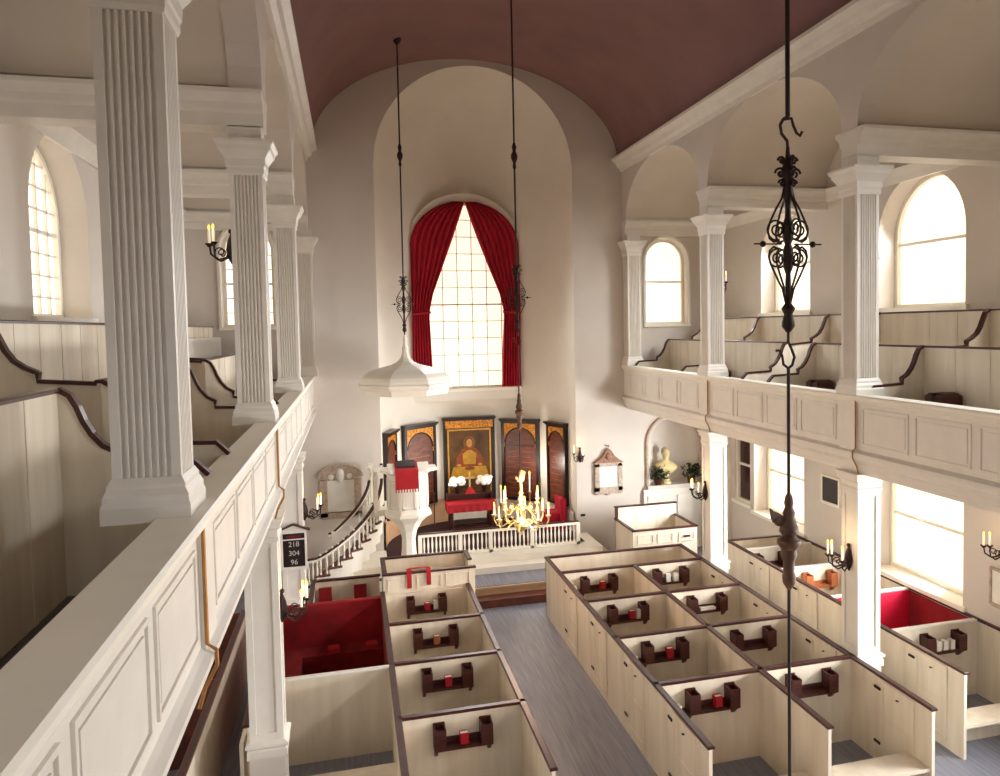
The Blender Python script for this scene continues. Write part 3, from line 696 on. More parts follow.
for x, y, z, l in ((7.9, 8.75, 4.69, 'dark hassock on the right gallery seat nearest the frame edge'),
                   (7.9, 11.6, 4.69, 'dark hassock on the gallery seat beyond the nearest right column'),
                   (7.9, 15.3, 4.69, 'small dark hassock on the gallery seat left of the far right column')): hassock(x, y, z, l, .17, .32, .4)
tag(obj('storage_box', MB().cham(-3.5, -2.95, 14.3, 14.75, 6.0, 6.25, .02).box(-3.52, -2.93, 14.28, 14.77, 6.2, 6.26), 'brownwood', loc=(-3.2, 14.5, 6.0)), 'small brown wooden box on the ledge behind the left gallery pews', 'box')
struct('trim_ledge_left', MB().box(-3.65, -2.9, 13.0, 18.9, 4.8, 6.0), 'trim', 'white ledge behind the left gallery pews')
# ------------------------------------------------------------------ altar rail
RYY = 18.08; RZ = .655; RT = 1.2
t = thing('altar_rail', 'white balustered altar rail with dark top across the apse mouth', 'railing', (3.3, RYY, RZ))
obj('top_rail', MB().cham(1.42, 5.42, RYY-.06, RYY+.06, RT-.05, RT), 'sash', t)
obj('dark_cap', MB().cham(1.42, 5.42, RYY+.0, RYY+.09, RT, RT+.025, .008), 'cap', t)
obj('bottom_rail', MB().box(1.42, 5.42, RYY-.05, RYY+.05, RZ, RZ+.06), 'sash', t)
POSTS = [1.46, 2.42, 3.16, 4.2, 5.38]
for x in POSTS: obj('post', MB().box(x-.045, x+.045, RYY-.05, RYY+.05, RZ, RT-.04), 'sash', t)
BP = [(.012,0),(.024,.01),(.024,.05),(.013,.07),(.022,.17),(.026,.24),(.016,.36),(.012,.4),(.024,.43),(.024,.455)]
b0 = obj('baluster', MB().lathe([(r, z) for r, z in BP], (0,0,0), 8), 'sash', smooth=True)
proto_b = b0.data; first = True
def baluster(parent, x, y, z, sz=1.0):
    global first
    if first: o = b0; first = False
    else: o = b0.copy(); C.objects.link(o)
    o.parent = parent; o.location = Vector((x, y, z)) - origin_of(parent); o.scale = (1, 1, sz)
    return o
for a, b in zip(POSTS, POSTS[1:]):
    n = max(3, round((b-a)/.1)-1)
    for k in range(1, n+1): baluster(t, a+(b-a)*k/(n+1), RYY, RZ+.055)
# ------------------------------------------------------------------ pulpit
PC = (1.15, 17.35)
t = thing('pulpit', 'white panelled wineglass pulpit on a slender stem', 'pulpit', (PC[0], PC[1], .655))
obj('stem', MB().lathe([(.34,.64),(.34,.72),(.24,.76),(.2,.85),(.17,1.1),(.16,1.35),(.2,1.55),(.32,1.75),(.46,1.87),(.5,1.9)], (PC[0],PC[1],0), 8, PI/8), 'sash', t)
obj('body', MB().lathe([(.5,1.88),(.55,1.92),(.55,1.97),(.48,2.0),(.48,2.85),(.55,2.9),(.57,2.96),(.45,2.97)], (PC[0],PC[1],0), 8, PI/8), 'sash', t)
for k in range(5):
    an = -PI/2 + (k-2)*PI/4; r = .48*math.cos(PI/8)
    fr = frame_mat((PC[0]+r*math.cos(an), PC[1]+r*math.sin(an), 0), (-math.sin(an), math.cos(an), 0), (-math.cos(an), -math.sin(an), 0))
    mb = MB(fr)
    for p, q, r_, u in ((-.14,.14,2.1,2.13),(-.14,.14,2.72,2.75),(-.14,-.11,2.1,2.75),(.11,.14,2.1,2.75)): mb.box(p, q, -.018, .01, r_, u)
    mb.box(-.08, .08, -.012, .01, 2.16, 2.69)
    obj('panel', mb, 'trim', t)
mb = MB().prism([(PC[0]-.62,PC[1]-.5),(PC[0]-.4,PC[1]-.66),(PC[0]+.4,PC[1]-.66),(PC[0]+.62,PC[1]-.5),(PC[0]+.62,PC[1]-.1),(PC[0]-.62,PC[1]-.1)], 'z', 2.97, 3.03)
mb.prism([(PC[1]-.55,3.03),(PC[1]-.2,3.03),(PC[1]-.2,3.12),(PC[1]-.25,3.13)], 'x', PC[0]-.45, PC[0]+.45)
obj('book_desk', mb, 'sash', t)
mb = MB().bar([(PC[0]-.05, PC[1]-.25, 3.15), (PC[0]-.05, PC[1]-.55, 3.05), (PC[0]-.05, PC[1]-.675, 3.03), (PC[0]-.05, PC[1]-.69, 2.98), (PC[0]-.05, PC[1]-.695, 2.62)], .5, .02)
for k in range(9): mb.tube([(PC[0]-.29+k*.06, PC[1]-.695, 2.62), (PC[0]-.29+k*.06, PC[1]-.695, 2.55)], .012, 5)
tag(obj('pulpit_fall', mb, 'redcloth', loc=(PC[0], PC[1]-.6, 3.0)), 'red fringed cloth hanging from the pulpit desk', 'cloth')
tag(obj('open_bible', MB().prism([(PC[1]-.52,3.06),(PC[1]-.27,3.15),(PC[1]-.27,3.19),(PC[1]-.52,3.1)], 'x', PC[0]-.25, PC[0]+.15), 'black', loc=(PC[0], PC[1]-.4, 3.05)), 'dark book lying on the pulpit desk above the red cloth', 'book')
# sounding board
KZ = 4.84
t = thing('sounding_board', 'grey white bell shaped sounding board hanging over the pulpit', 'canopy', (PC[0]+.02, PC[1], KZ))
kc = (PC[0]+.02, PC[1]-.15, 0)
obj('rim', MB().lathe([(.8,KZ-.16),(.95,KZ-.17),(.99,KZ-.05),(1.06,KZ-.02),(1.1,KZ+.03),(1.1,KZ+.07),(1.0,KZ+.09)], kc, 8, PI/8), 'sash', t)
obj('dome', MB().lathe([(1.06,KZ+.08),(1.05,KZ+.14),(1.0,KZ+.22),(.9,KZ+.3),(.74,KZ+.37),(.52,KZ+.43),(.32,KZ+.48),(.2,KZ+.54),(.12,KZ+.62),(.08,KZ+.72),(.07,KZ+.8)], kc, 8, PI/8), 'sash', t)
obj('finial', MB().lathe([(.05,KZ+.78),(.075,KZ+.85),(.05,KZ+.9),(.045,KZ+1.0),(.055,KZ+1.04),(.03,KZ+1.1),(.03,KZ+1.14)], kc, 8), 'sash', t)
obj('soffit_panel', MB().lathe([(.8,KZ-.15),(.8,KZ-.12),(.2,KZ-.12)], kc, 8, PI/8), 'trim', t)
# stairs
t = thing('pulpit_stairs', 'white curving stair with turned balusters rising to the pulpit', 'stairs', (-.2, 17.6, .345))
def po(a, d=0): return (-.85 + (1.5-d)*math.sin(a), 18.5 - (1.5-d)*math.cos(a))
def pi_(a): return (-.5 + .85*math.sin(a), 18.75 - .9*math.cos(a))
NS = 9
for k in range(NS):
    a0, a1 = PI/2*k/NS, PI/2*(k+1)/NS; z = .655 + (k+1)*.142
    mb = MB().prism([po(a0,.03), po((a0+a1)/2,.03), po(a1,.03), pi_(a1), pi_(a0)], 'z', .345 if k < 3 else z-.5, z-.035)
    s_ = obj('step', mb, 'sash', t)
    obj('tread', MB().prism([po(a0-.02,-.03), po((a0+a1)/2,-.03), po(a1,-.03), pi_(a1), pi_(a0-.02)], 'z', z-.035, z), 'brownwood', s_)
for k in range(NS):
    for f in (.3, .8):
        a = PI/2*(k+f)/NS; p = po(a, .03); z = .655+(k+1)*.142
        baluster(t, p[0], p[1], z, 1.0 + (f-.3)*.25)
        if f == .3: q = pi_(a); baluster(t, q[0], q[1], z, 1.05)
for k in range(5): baluster(t, -1.2+k*.088, 17.0, .655, .97)
HZ = lambda a: .655 + .5 + 1.33*(a/(PI/2))**1.15 + .1*math.sin(a)
path = [(-1.3, 17.0, 1.13), (-1.1, 17.0, 1.14)] + [po(PI/2*i/20, .03) + (HZ(PI/2*i/20),) for i in range(21)]
path.append((path[-1][0], path[-1][1]+.02, path[-1][2]+.3))
obj('handrail', MB().bar([(x, y, z+.015) for x, y, z in path], .07, .035), 'cap', t)
obj('handrail_base', MB().bar([(x, y, z-.03) for x, y, z in path], .05, .05), 'sash', t)
pin = [(-.62, 17.86, 1.46), (-.5, 17.85, 1.47)] + [pi_(PI/2*i/14) + (1.5 + 1.12*i/14,) for i in range(15)]
obj('handrail', MB().bar([(x, y, z+.015) for x, y, z in pin], .06, .035), 'cap', t)
obj('handrail_base', MB().bar([(x, y, z-.03) for x, y, z in pin], .045, .04), 'sash', t)
obj('kerb', MB().box(-1.32, -.7, 16.93, 17.07, .345, .66).box(-1.34, .75, 16.86, 16.93, .345, .6), 'sash', t)
obj('base_cap', MB().box(-1.34, .78, 16.84, 16.95, .6, .63), 'cap', t)
for x, y, z0, z1 in ((pin[-1][0]+.02, pin[-1][1]+.02, 1.8, 2.85), (pin[-1][0]-.02, 18.6, 1.7, 2.8), (.62, 18.45, 1.7, 2.75), (-.5, 17.85, .8, 1.5)):
    obj('newel_post', MB().stack(x, y, [(.04,.04,z0),(.04,.04,z1-.04),(.055,.055,z1-.03),(.055,.055,z1),(.03,.03,z1+.03)]), 'sash', t)
obj('landing', MB().box(.25, 1.0, 17.8, 18.8, 1.8, 1.93), 'sash', t)
obj('pulpit_door', MB().box(.42, .5, 17.45, 18.0, 1.93, 2.9).box(.4, .42, 17.5, 17.95, 2.0, 2.8), 'sash', t)
# ------------------------------------------------------------------ reredos
def chord(xa, xb, r=2.46):
    def P(x): d = x-AC[0]; return Vector((x, AC[1]+math.sqrt(max(0, r*r-d*d)), 0))
    a, b = P(xa), P(xb); d = (b-a); return a, d.normalized(), d.length
def reredos(xa, xb, z0, z1, label, kind):
    a, ux, w = chord(xa, xb)
    nin = Vector((ux.y, -ux.x, 0))                    # points back toward the nave
    if nin.y > 0: nin = -nin
    fr = frame_mat(a + nin*.035, ux, -nin)             # local: u along, y into the wall
    t = thing('altarpiece_panel', label, 'tablet', a + ux*(w/2) + Vector((0,0,z0)), 'altarpiece panels around the apse')
    f = .09 if kind != 'thin' else .07
    mb = MB(fr)
    for p, q, r_, u in ((0,f,z0,z1-.09),(w-f,w,z0,z1-.09),(f,w-f,z0,z0+f),(f,w-f,z1-.13,z1-.09)): mb.box(p, q, -.05, .08, r_, u)
    obj('frame', mb, 'ebony', t)
    mb = MB(fr).box(-.012, w+.012, -.09, .08, z1-.09, z1-.05).box(-.03, w+.03, -.13, .08, z1-.05, z1)
    obj('crown', mb, 'ebony', t)
    if kind == 'painting':
        obj('gilded_frieze', MB(fr).box(f*.6, w-f*.6, -.065, .06, z1-.31, z1-.1), 'gold', t)
        g = f+.02
        mb = MB(fr)
        for p, q, r_, u in ((g,g+.045,z0+f,z1-.34),(w-g-.045,w-g,z0+f,z1-.34),(g+.045,w-g-.045,z0+f,z0+f+.045),(g+.045,w-g-.045,z1-.385,z1-.34)): mb.box(p, q, -.045, .05, r_, u)
        obj('gilded_frame', mb, 'goldflat', t)
        cv = obj('canvas', MB(fr).box(g, w-g, -.01, .05, z0+f, z1-.34), 'paintbg', t)
        c = w/2
        def flat(name, pts, m, d): obj(name, MB(fr).prism(pts, 'y', d-.004, d), m, cv)
        def el(cx, cz, rx, rz, n=20): return [(cx+rx*math.cos(2*PI*k/n), cz+rz*math.sin(2*PI*k/n)) for k in range(n)]
        flat('painted_table', [(g+.05, z0+.62), (w-g-.05, z0+.62), (w-g-.16, z0+.98), (g+.16, z0+.98)], 'painttable', -.011)
        flat('painted_robe', [(c-.42,z0+.98),(c+.42,z0+.98),(c+.36,z0+1.25),(c+.2,z0+1.48),(c+.07,z0+1.55),(c-.07,z0+1.55),(c-.2,z0+1.48),(c-.36,z0+1.25)], 'paintrobe', -.014)
        flat('painted_robe', [(c-.17,z0+1.05),(c+.17,z0+1.05),(c+.2,z0+1.35),(c+.05,z0+1.45),(c-.05,z0+1.45),(c-.2,z0+1.35)], 'painttable', -.018)
        flat('painted_hair', [(c-.1,z0+1.5),(c-.12,z0+1.7),(c-.06,z0+1.79),(c+.06,z0+1.79),(c+.12,z0+1.7),(c+.1,z0+1.5)], 'paintrobe', -.0195)
        flat('painted_halo', el(c, z0+1.66, .17, .19), 'paintglow', -.017)
        flat('painted_head', el(c, z0+1.65, .085, .115), 'paintskin', -.022)
        flat('painted_bowl', el(c, z0+.93, .15, .05), 'paintrobe', -.02)
        for sx in (-1, 1): flat('painted_hand', el(c+sx*.3, z0+1.03, .06, .035), 'paintskin', -.02)
        return t
    bd = MB(fr).box(f*.8, w-f*.8, -.005, .06, z0+f*.8, z1-.12)
    zt = z1-.13; hw = w/2-f-.02; zs = zt-.12-hw*.95
    mb = MB(fr); n = 20
    for k in range(n):
        u0 = w/2 - hw*math.cos(PI*k/n); u1 = w/2 - hw*math.cos(PI*(k+1)/n)
        za = zs + hw*.95*math.sin(PI*k/n); zb = zs + hw*.95*math.sin(PI*(k+1)/n)
        mb._add([(u0,-.035,za),(u1,-.035,zb),(u1,-.035,zt),(u0,-.035,zt),(u0,.0,za),(u1,.0,zb),(u1,.0,zt),(u0,.0,zt)], [(0,1,2,3),(0,4,5,1),(7,6,5,4)])
    for p, q in ((f*.9, w/2-hw), (w/2+hw, w-f*.9)): mb.box(p, q, -.035, 0, zs-.12, zt)
    obj('gilded_spandrel', mb, 'gold', t)
    mb = MB(fr).tube([(w/2 - hw*math.cos(PI*k/n), -.03, zs + hw*.95*math.sin(PI*k/n)) for k in range(n+1)], .02, 6)
    obj('arch_moulding', mb, 'ebony', t)
    if kind == 'double':
        mb = MB(fr).box(w/2-.012, w/2+.012, -.02, 0, z0+f, zs-.05).box(w/2-hw, w/2+hw, -.02, 0, zs-.08, zs-.05)
        obj('dividing_bead', mb, 'ebony', t)
    mb = bd; rows = 9
    for k in range(rows):
        z = z0+.2+k*(zs-z0-.3)/rows
        for p, q in ([(w/2-hw+.05, w/2-.05), (w/2+.05, w/2+hw-.05)] if kind == 'double' else [(w/2-hw+.06, w/2+hw-.06)]):
            mb.box(p+.03*random.random(), q-.12*random.random(), -.008, -.004, z, z+.008)
    bo = obj('board', mb, 'tablet', t); bo.data.materials.append(M['ltwood'])
    for p in bo.data.polygons: p.material_index = 0 if p.index < 6 else 1
    return t
reredos(.74, 1.03, 1.25, 3.5, 'narrow gilded tablet at the left end of the apse, above the pulpit', 'thin')
reredos(1.27, 2.18, 1.25, 3.52, 'arched gilded tablet left of the altar painting, partly behind the pulpit', 'wide')
reredos(2.44, 3.9, 1.2, 3.6, 'altar painting of a robed figure at a table in a dark gilded frame', 'painting')
reredos(4.12, 5.04, 1.2, 3.52, 'arched dark tablet divided in two, right of the altar painting', 'double')
reredos(5.24, 5.55, 1.25, 3.5, 'narrow lettered tablet at the right end of the apse', 'thin')
# ------------------------------------------------------------------ altar
t = thing('altar_table', 'dark wooden communion table before the altar painting', 'table', (3.0, 20.2, .656))
obj('tabletop', MB().cham(2.37, 3.63, 19.9, 20.5, 1.38, 1.43), 'cap', t)
for x in (2.47, 3.53):
    for y in (19.98, 20.42): obj('leg', MB().lathe([(.05,.656),(.05,.75),(.035,.78),(.055,.95),(.035,1.12),(.05,1.2),(.05,1.38)], (x, y, 0), 10), 'cap', t)
obj('stretcher', MB().box(2.47, 3.53, 19.96, 20.0, .74, .79).box(2.47, 3.53, 20.4, 20.44, .74, .79), 'cap', t)
obj('apron', MB().box(2.43, 3.57, 19.95, 19.98, 1.27, 1.38), 'cap', t)
mb = MB()
mb.box(2.35, 3.65, 19.88, 20.52, 1.43, 1.445)
mb.grid(lambda u, v: (2.35+1.3*u, 19.875-.012*math.sin(u*40)*v, 1.445-.22*v), 60, 4)
for x, s in ((2.35,-1),(3.65,1)): mb.grid(lambda u, v: (x+s*(.004+.01*v*math.sin(u*25)), 19.88+.64*u, 1.445-.22*v), 30, 4)
tag(obj('altar_cloth', mb, 'redcloth', loc=(3.0,20.2,1.43), smooth=True), 'bright red cloth hanging over the communion table edge', 'cloth')
t = thing('retable_shelf', 'dark shelf standing on the communion table behind the flowers', 'shelf', (3.0, 20.4, 1.445))
obj('shelf', MB().box(2.38, 3.62, 20.28, 20.5, 1.6, 1.64), 'cap', t); obj('backboard', MB().box(2.38, 3.62, 20.46, 20.5, 1.445, 1.6), 'cap', t)
for x in (2.38, 3.58): obj('bracket', MB().box(x, x+.04, 20.28, 20.46, 1.445, 1.6), 'cap', t)
t = thing('altar_cross', 'brass cross with a red draped foot between the two white bouquets', 'cross', (3.02, 20.38, 1.64))
obj('upright', MB().box(3.0, 3.045, 20.36, 20.4, 1.76, 2.2), 'brass', t); obj('crossbar', MB().box(2.89, 3.155, 20.36, 20.4, 2.02, 2.065), 'brass', t)
obj('stepped_foot', MB().stack(3.022, 20.38, [(.1,.07,1.64),(.1,.07,1.68),(.07,.05,1.69),(.07,.05,1.73),(.04,.035,1.74),(.04,.035,1.77)]), 'brass', t)
obj('red_drape', MB().prism([(2.86,1.63),(3.18,1.63),(3.06,1.8),(2.98,1.8)], 'y', 20.24, 20.3), 'redcloth', t, label='red cloth drape')
def bouquet(x, y, z, label):
    t = thing('flower_vase', label, 'flowers', (x, y, z), 'white altar bouquets')
    obj('vase', MB().lathe([(.07,0),(.075,.02),(.045,.05),(.08,.12),(.1,.17),(.085,.2)], (x,y,z), 12), 'ebony', t, smooth=True)
    mb = MB()
    for k in range(34):
        a, e, r = random.uniform(0,2*PI), random.uniform(-.1,1), random.uniform(.7,1)
        c = (x+.22*r*math.cos(a)*math.cos(e), y-.04+.14*r*math.sin(a)*math.cos(e), z+.27+.17*r*math.sin(e))
        mb.ball(c, .075, 1, 1, .8, 7, 5)
    obj('blossoms', mb, 'petal', t, smooth=True)
    mb = MB()
    for k in range(22):
        a = random.uniform(0,2*PI); r = random.uniform(.16,.26); zz = z+random.uniform(.12,.28)
        p = Vector((x+r*math.cos(a), y+.6*r*math.sin(a), zz)); d = Vector((math.cos(a)*.07, math.sin(a)*.05, -.02)); q = Vector((-math.sin(a)*.03, math.cos(a)*.03, .01))
        mb.quad(tuple(p-d), tuple(p+q), tuple(p+d), tuple(p-q))
    obj('leaves', mb, 'leaf', t)
bouquet(2.68, 20.39, 1.64, 'white bouquet on the altar shelf left of the brass cross')
bouquet(3.42, 20.39, 1.64, 'white bouquet on the altar shelf right of the brass cross')
def candlestick(x, y, z, h, label):
    t = thing('candlestick', label, 'candlestick', (x, y, z), 'tall altar candlesticks')
    obj('stick', MB().lathe([(.09,0),(.09,.02),(.04,.05),(.025,.1),(.035,h*.3),(.02,h*.4),(.03,h*.6),(.05,h*.62),(.05,h*.64)], (x,y,z), 12), 'brass', t, smooth=True)
    obj('candle', MB().lathe([(.02,h*.63),(.02,h)], (x,y,z), 10), 'candle', t); obj('flame', MB().ball((x,y,z+h+.04), .02, 1, 1, 2.2, 8, 6), 'flame', t)
candlestick(4.72, 20.5, .656, 1.35, 'tall altar candle standing before the dark tablet right of the altar')
candlestick(3.82, 20.1, .656, 1.1, 'tall white candle standing just right of the communion table')
t = thing('upholstered_seat', 'red covered seat against the apse wall below the narrow right tablet', 'seat', (5.2, 19.75, .656))
obj('seat', MB().cham(4.9, 5.42, 19.5, 19.98, .656, 1.12, .03), 'velvet', t); obj('back', MB().cham(5.3, 5.46, 19.4, 20.0, .656, 1.5, .03), 'velvet', t)
t = thing('processional_pole', 'thin dark pole standing on the sanctuary floor beside the tan dado', 'pole', (2.0, 19.9, .656))
obj('shaft', MB().tube([(2.0,19.9,.656),(2.0,19.9,1.75)], .015, 6), 'cap', t); obj('foot', MB().lathe([(.14,0),(.14,.03),(.03,.06)], (2.0,19.9,.656), 12), 'cap', t); obj('knob', MB().ball((2.0,19.9,1.78), .03), 'cap', t)
# ------------------------------------------------------------------ curtains of the apse window
def ztop(u): return 8.36 + 1.24*math.sqrt(max(0, 1-(min(abs(u),1.5)/1.5)**2))
INN = [(9.57,.0),(9.2,-.12),(8.6,-.33),(7.75,-.65),(7.05,-.92),(6.6,-1.02),(6.4,-1.03),(5.5,-.99),(4.45,-.95)]
def inn(z):
    for (z0,u0),(z1,u1) in zip(INN, INN[1:]):
        if z1 <= z <= z0: return u0+(u1-u0)*(z0-z)/(z0-z1)
    return INN[0][1] if z > INN[0][0] else INN[-1][1]
def outr(z): return -1.5*math.sqrt(max(0, 1-(max(0, z-8.36)/1.24)**2))
def curtain(sgn, label):
    t = thing('curtain', label, 'curtain', (3.13+sgn*1.25, 20.9, 4.45), 'crimson apse curtains')
    mb = MB()
    for d in (0, .03):
        def fn(u, v):
            z = 9.57 - (9.57-4.45)*v
            o, i = outr(z), inn(z); x = o + (i-o)*u
            gather = max(0, 1-abs(z-6.55)/1.2)
            y = 20.9 + .045*math.sin(u*2*PI*7 + .6*math.sin(v*9)) - .05*gather + d
            return (3.13 - sgn*x if sgn > 0 else 3.13 + x, y, z)
        mb.grid(fn, 84, 50)
    c = obj('drape', mb, 'velvet', t, smooth=True)
    mb = MB().tube([(3.13+sgn*a, 20.81+.05*abs(a+0-1.25), 6.5+.1*(1.5-a)) for a in (1.5,1.35,1.2,1.1,1.0)], .035, 6)
    obj('tie_back', mb, 'redcloth', t)
curtain(-1, 'left crimson velvet curtain of the apse window, tied back')
curtain(1, 'right crimson velvet curtain of the apse window, tied back')
# ------------------------------------------------------------------ wall tablets, bust, plants
t = thing('memorial_tablet', 'white marble tablet in an arched stone frame behind the pulpit stairs', 'tablet', (-.34, 18.97, 1.6), 'wall memorials')
obj('slab', MB().box(-.65, -.02, 18.94, 18.99, 1.72, 2.48), 'marble', t)
mb = MB()
for p, q, r_, u in ((-.82,-.65,1.6,2.5),(-.02,.15,1.6,2.5),(-.82,.15,1.55,1.7)): mb.box(p, q, 18.91, 18.99, r_, u)
mb.prism([(-.65,2.48),(-.02,2.48),(.12,2.56)]+[(-.34+.48*math.cos(PI*k/14), 2.56+.27*math.sin(PI*k/14)) for k in range(15)]+[(-.82,2.56)], 'y', 18.93, 18.99)
obj('frame', mb, 'stone', t)
obj('pediment', MB().tube([(-.34-.52*math.cos(PI*k/14), 18.92, 2.56+.3*math.sin(PI*k/14)) for k in range(15)], .03, 6), 'stone', t)
mb = MB().ball((-.34,18.92,2.6), .12, .8, .4, 1.4)
for sx in (-1,1): mb.ball((-.34+sx*.22,18.92,2.57), .07, 1, .5, 1)
obj('carved_crest', mb, 'marble', t)
t = thing('memorial_tablet', 'square white tablet in a gilded brown frame with a peaked crest, right of the apse', 'tablet', (6.52, 18.97, 1.6), 'wall memorials')
obj('slab', MB().box(6.26, 6.78, 18.95, 18.99, 1.83, 2.38), 'marble', t)
mb = MB()
for p, q, r_, u in ((6.14,6.26,1.72,2.45),(6.78,6.9,1.72,2.45),(6.14,6.9,1.7,1.83),(6.14,6.9,2.38,2.5)): mb.box(p, q, 18.93, 18.99, r_, u)
mb.prism([(6.12,1.7),(6.2,1.63),(6.4,1.66),(6.52,1.6),(6.64,1.66),(6.84,1.63),(6.92,1.7)], 'y', 18.94, 18.99)
obj('frame', mb, 'stone', t)
obj('crest', MB().prism([(6.1,2.48),(6.22,2.55),(6.36,2.66),(6.44,2.8),(6.52,2.86),(6.6,2.8),(6.68,2.66),(6.82,2.55),(6.94,2.48)], 'y', 18.92, 18.99).ball((6.52,18.92,2.65), .09, 1, .4, 1.1), 'oldgilt', t)
obj('finial', MB().ball((6.52,18.95,2.92), .03), 'ltwood', t)
tag(obj('wall_outlet', MB().cham(5.74, 5.86, 18.98, 19.0, 1.09, 1.15, .005), 'hinge', loc=(5.8,18.99,1.12)), 'small dark outlet plate on the wall right of the apse', 'outlet')
t = thing('bust', 'yellowed plaster portrait bust standing in the arched niche', 'bust', (8.25, 19.1, 1.78))
bx, by = 8.22, 19.12
obj('socle', MB().lathe([(.14,1.78),(.14,1.83),(.1,1.86),(.07,1.95),(.09,2.02),(.1,2.05)], (bx,by,0), 14), 'bust', t, smooth=True)
mb = MB()
mb.grid(lambda u, v: (bx + (.1+.24*math.sin(PI*min(1,v*1.15))**.8*(1 if v < .8 else .9))*math.cos(2*PI*u)*(1 if v<.95 else .45), by+(.07+.12*math.sin(PI*min(1,v*1.15)))*math.sin(2*PI*u)*(1 if v<.95 else .5), 2.04+.4*v), 22, 14)
obj('shoulders', mb, 'bust', t, smooth=True)
mb = MB().tube([(bx,by,2.36),(bx,by-.01,2.5)], .07, 12).ball((bx,by-.02,2.6), .12, .82, .95, 1.2, 16, 12)
mb.prism([(by-.125,2.64),(by-.17,2.565),(by-.125,2.56)], 'x', bx-.018, bx+.018).box(bx-.04, bx+.04, by-.125, by-.11, 2.515, 2.53)
for sx in (-1,1): mb.ball((bx+sx*.1,by,2.59), .03, .5, .8, 1.3).ball((bx+sx*.042,by-.118,2.62), .016)
obj('head', mb, 'bust', t, smooth=True)
obj('hair', MB().ball((bx,by+.02,2.65), .125, .95, .95, 1.05, 14, 10), 'stone', t, smooth=True)
def shelf_plant(x, y, z, label, sd):
    random.seed(sd)
    t = thing('potted_plant', label, 'plant', (x, y, z), 'leafy plants beside the bust')
    obj('pot', MB().lathe([(.08,0),(.11,.14),(.12,.15),(.12,.17),(.1,.17)], (x,y,z), 14), 'rack', t, smooth=True)
    mb = MB()
    for k in range(170):
        a = random.uniform(0,2*PI); e = random.uniform(-.5,1.3); r = random.uniform(.1,.38)
        p = Vector((x+r*.95*math.cos(a)*math.cos(e), y-.04+r*.5*math.sin(a)*math.cos(e), z+.26+r*.85*math.sin(e)))
        d = Vector((random.uniform(-1,1),random.uniform(-1,1),random.uniform(-.6,.6))).normalized()*random.uniform(.05,.09)
        q = d.cross(Vector((random.uniform(-1,1),random.uniform(-1,1),1))).normalized()*.03
        mb.quad(tuple(p-d), tuple(p+q), tuple(p+d), tuple(p-q))
    obj('foliage', mb, 'leaf', t)
shelf_plant(7.93, 18.98, 1.78, 'dark leafy plant on the niche shelf left of the bust', 3)
shelf_plant(8.9, 18.98, 1.78, 'dark leafy plant on the niche shelf right of the bust', 4)
def wall_board(name, label, cat, y0, y1, z0, z1, m, fm):
    t = thing(name, label, cat, (9.74, (y0+y1)/2, z0))
    obj('panel', MB().box(9.72, 9.745, y0, y1, z0, z1), m, t)
    mb = MB()
    for p, q, r_, u in ((y0-.04,y0,z0-.04,z1+.04),(y1,y1+.04,z0-.04,z1+.04),(y0,y1,z0-.06,z0),(y0,y1,z1,z1+.04)): mb.box(9.7, 9.75, p, q, r_, u)
    obj('frame', mb, fm, t)
wall_board('wall_plaque', 'dark square plaque in a white frame on the right aisle wall between the windows', 'plaque', 13.63, 14.18, 2.28, 2.8, 'black', 'sash')
wall_board('framed_print', 'pale framed print on the right aisle wall at the right edge', 'picture', 9.3, 9.72, 1.62, 2.14, 'marble', 'stone')
# ------------------------------------------------------------------ hymn board
HY = COLY[2] + .0
t = thing('hymn_board', 'black hymn board with white numbers and a peaked top on the left column', 'sign', (-1.08, HY-.03, 1.9))
x0, x1 = -1.3, -.86
obj('board', MB().box(x0+.03, x1-.03, HY-.035, HY-.015, 1.93, 2.53), 'black', t)
mb = MB()
for p, q, r_, u in ((x0,x0+.035,1.93,2.53),(x1-.035,x1,1.93,2.53),(x0-.004,x1+.004,1.88,1.93),(x0-.004,x1+.004,2.53,2.58),(x0+.036,x1-.036,2.41,2.43)): mb.box(p, q, HY-.05, HY-.01, r_, u)
obj('frame', mb, 'trim', t)
obj('pediment', MB().prism([(x0-.04,2.58),(x1+.04,2.58),((x0+x1)/2,2.68)], 'y', HY-.05, HY-.01), 'trim', t)
obj('pediment_cap', MB().bar([(x0-.06,HY-.04,2.58),((x0+x1)/2,HY-.04,2.695),(x1+.06,HY-.04,2.58)], .09, .025), 'cap', t)
def text(s, x, y, z, size, parent):
    cu = bpy.data.curves.new('hymn_number', 'FONT'); cu.body = s; cu.size = size; cu.extrude = .003; cu.align_x = 'CENTER'; cu.align_y = 'CENTER'
    tmp = bpy.data.objects.new('tmp', cu)
    me = bpy.data.meshes.new_from_object(tmp); bpy.data.objects.remove(tmp)
    me.materials.clear(); me.materials.append(M['number'])
    o = bpy.data.objects.new('hymn_number', me); C.objects.link(o); o.parent = parent
    o.location = Vector((x, y, z)) - origin_of(parent); o.rotation_euler = (PI/2, 0, 0)
for s, z in (('218', 2.33), ('304', 2.17), ('96', 2.01)): text(s, -1.08, HY-.04, z, .125, t)
obj('heading_line', MB().box(x0+.1, x1-.1, HY-.038, HY-.034, 2.46, 2.485), 'redlining', t)
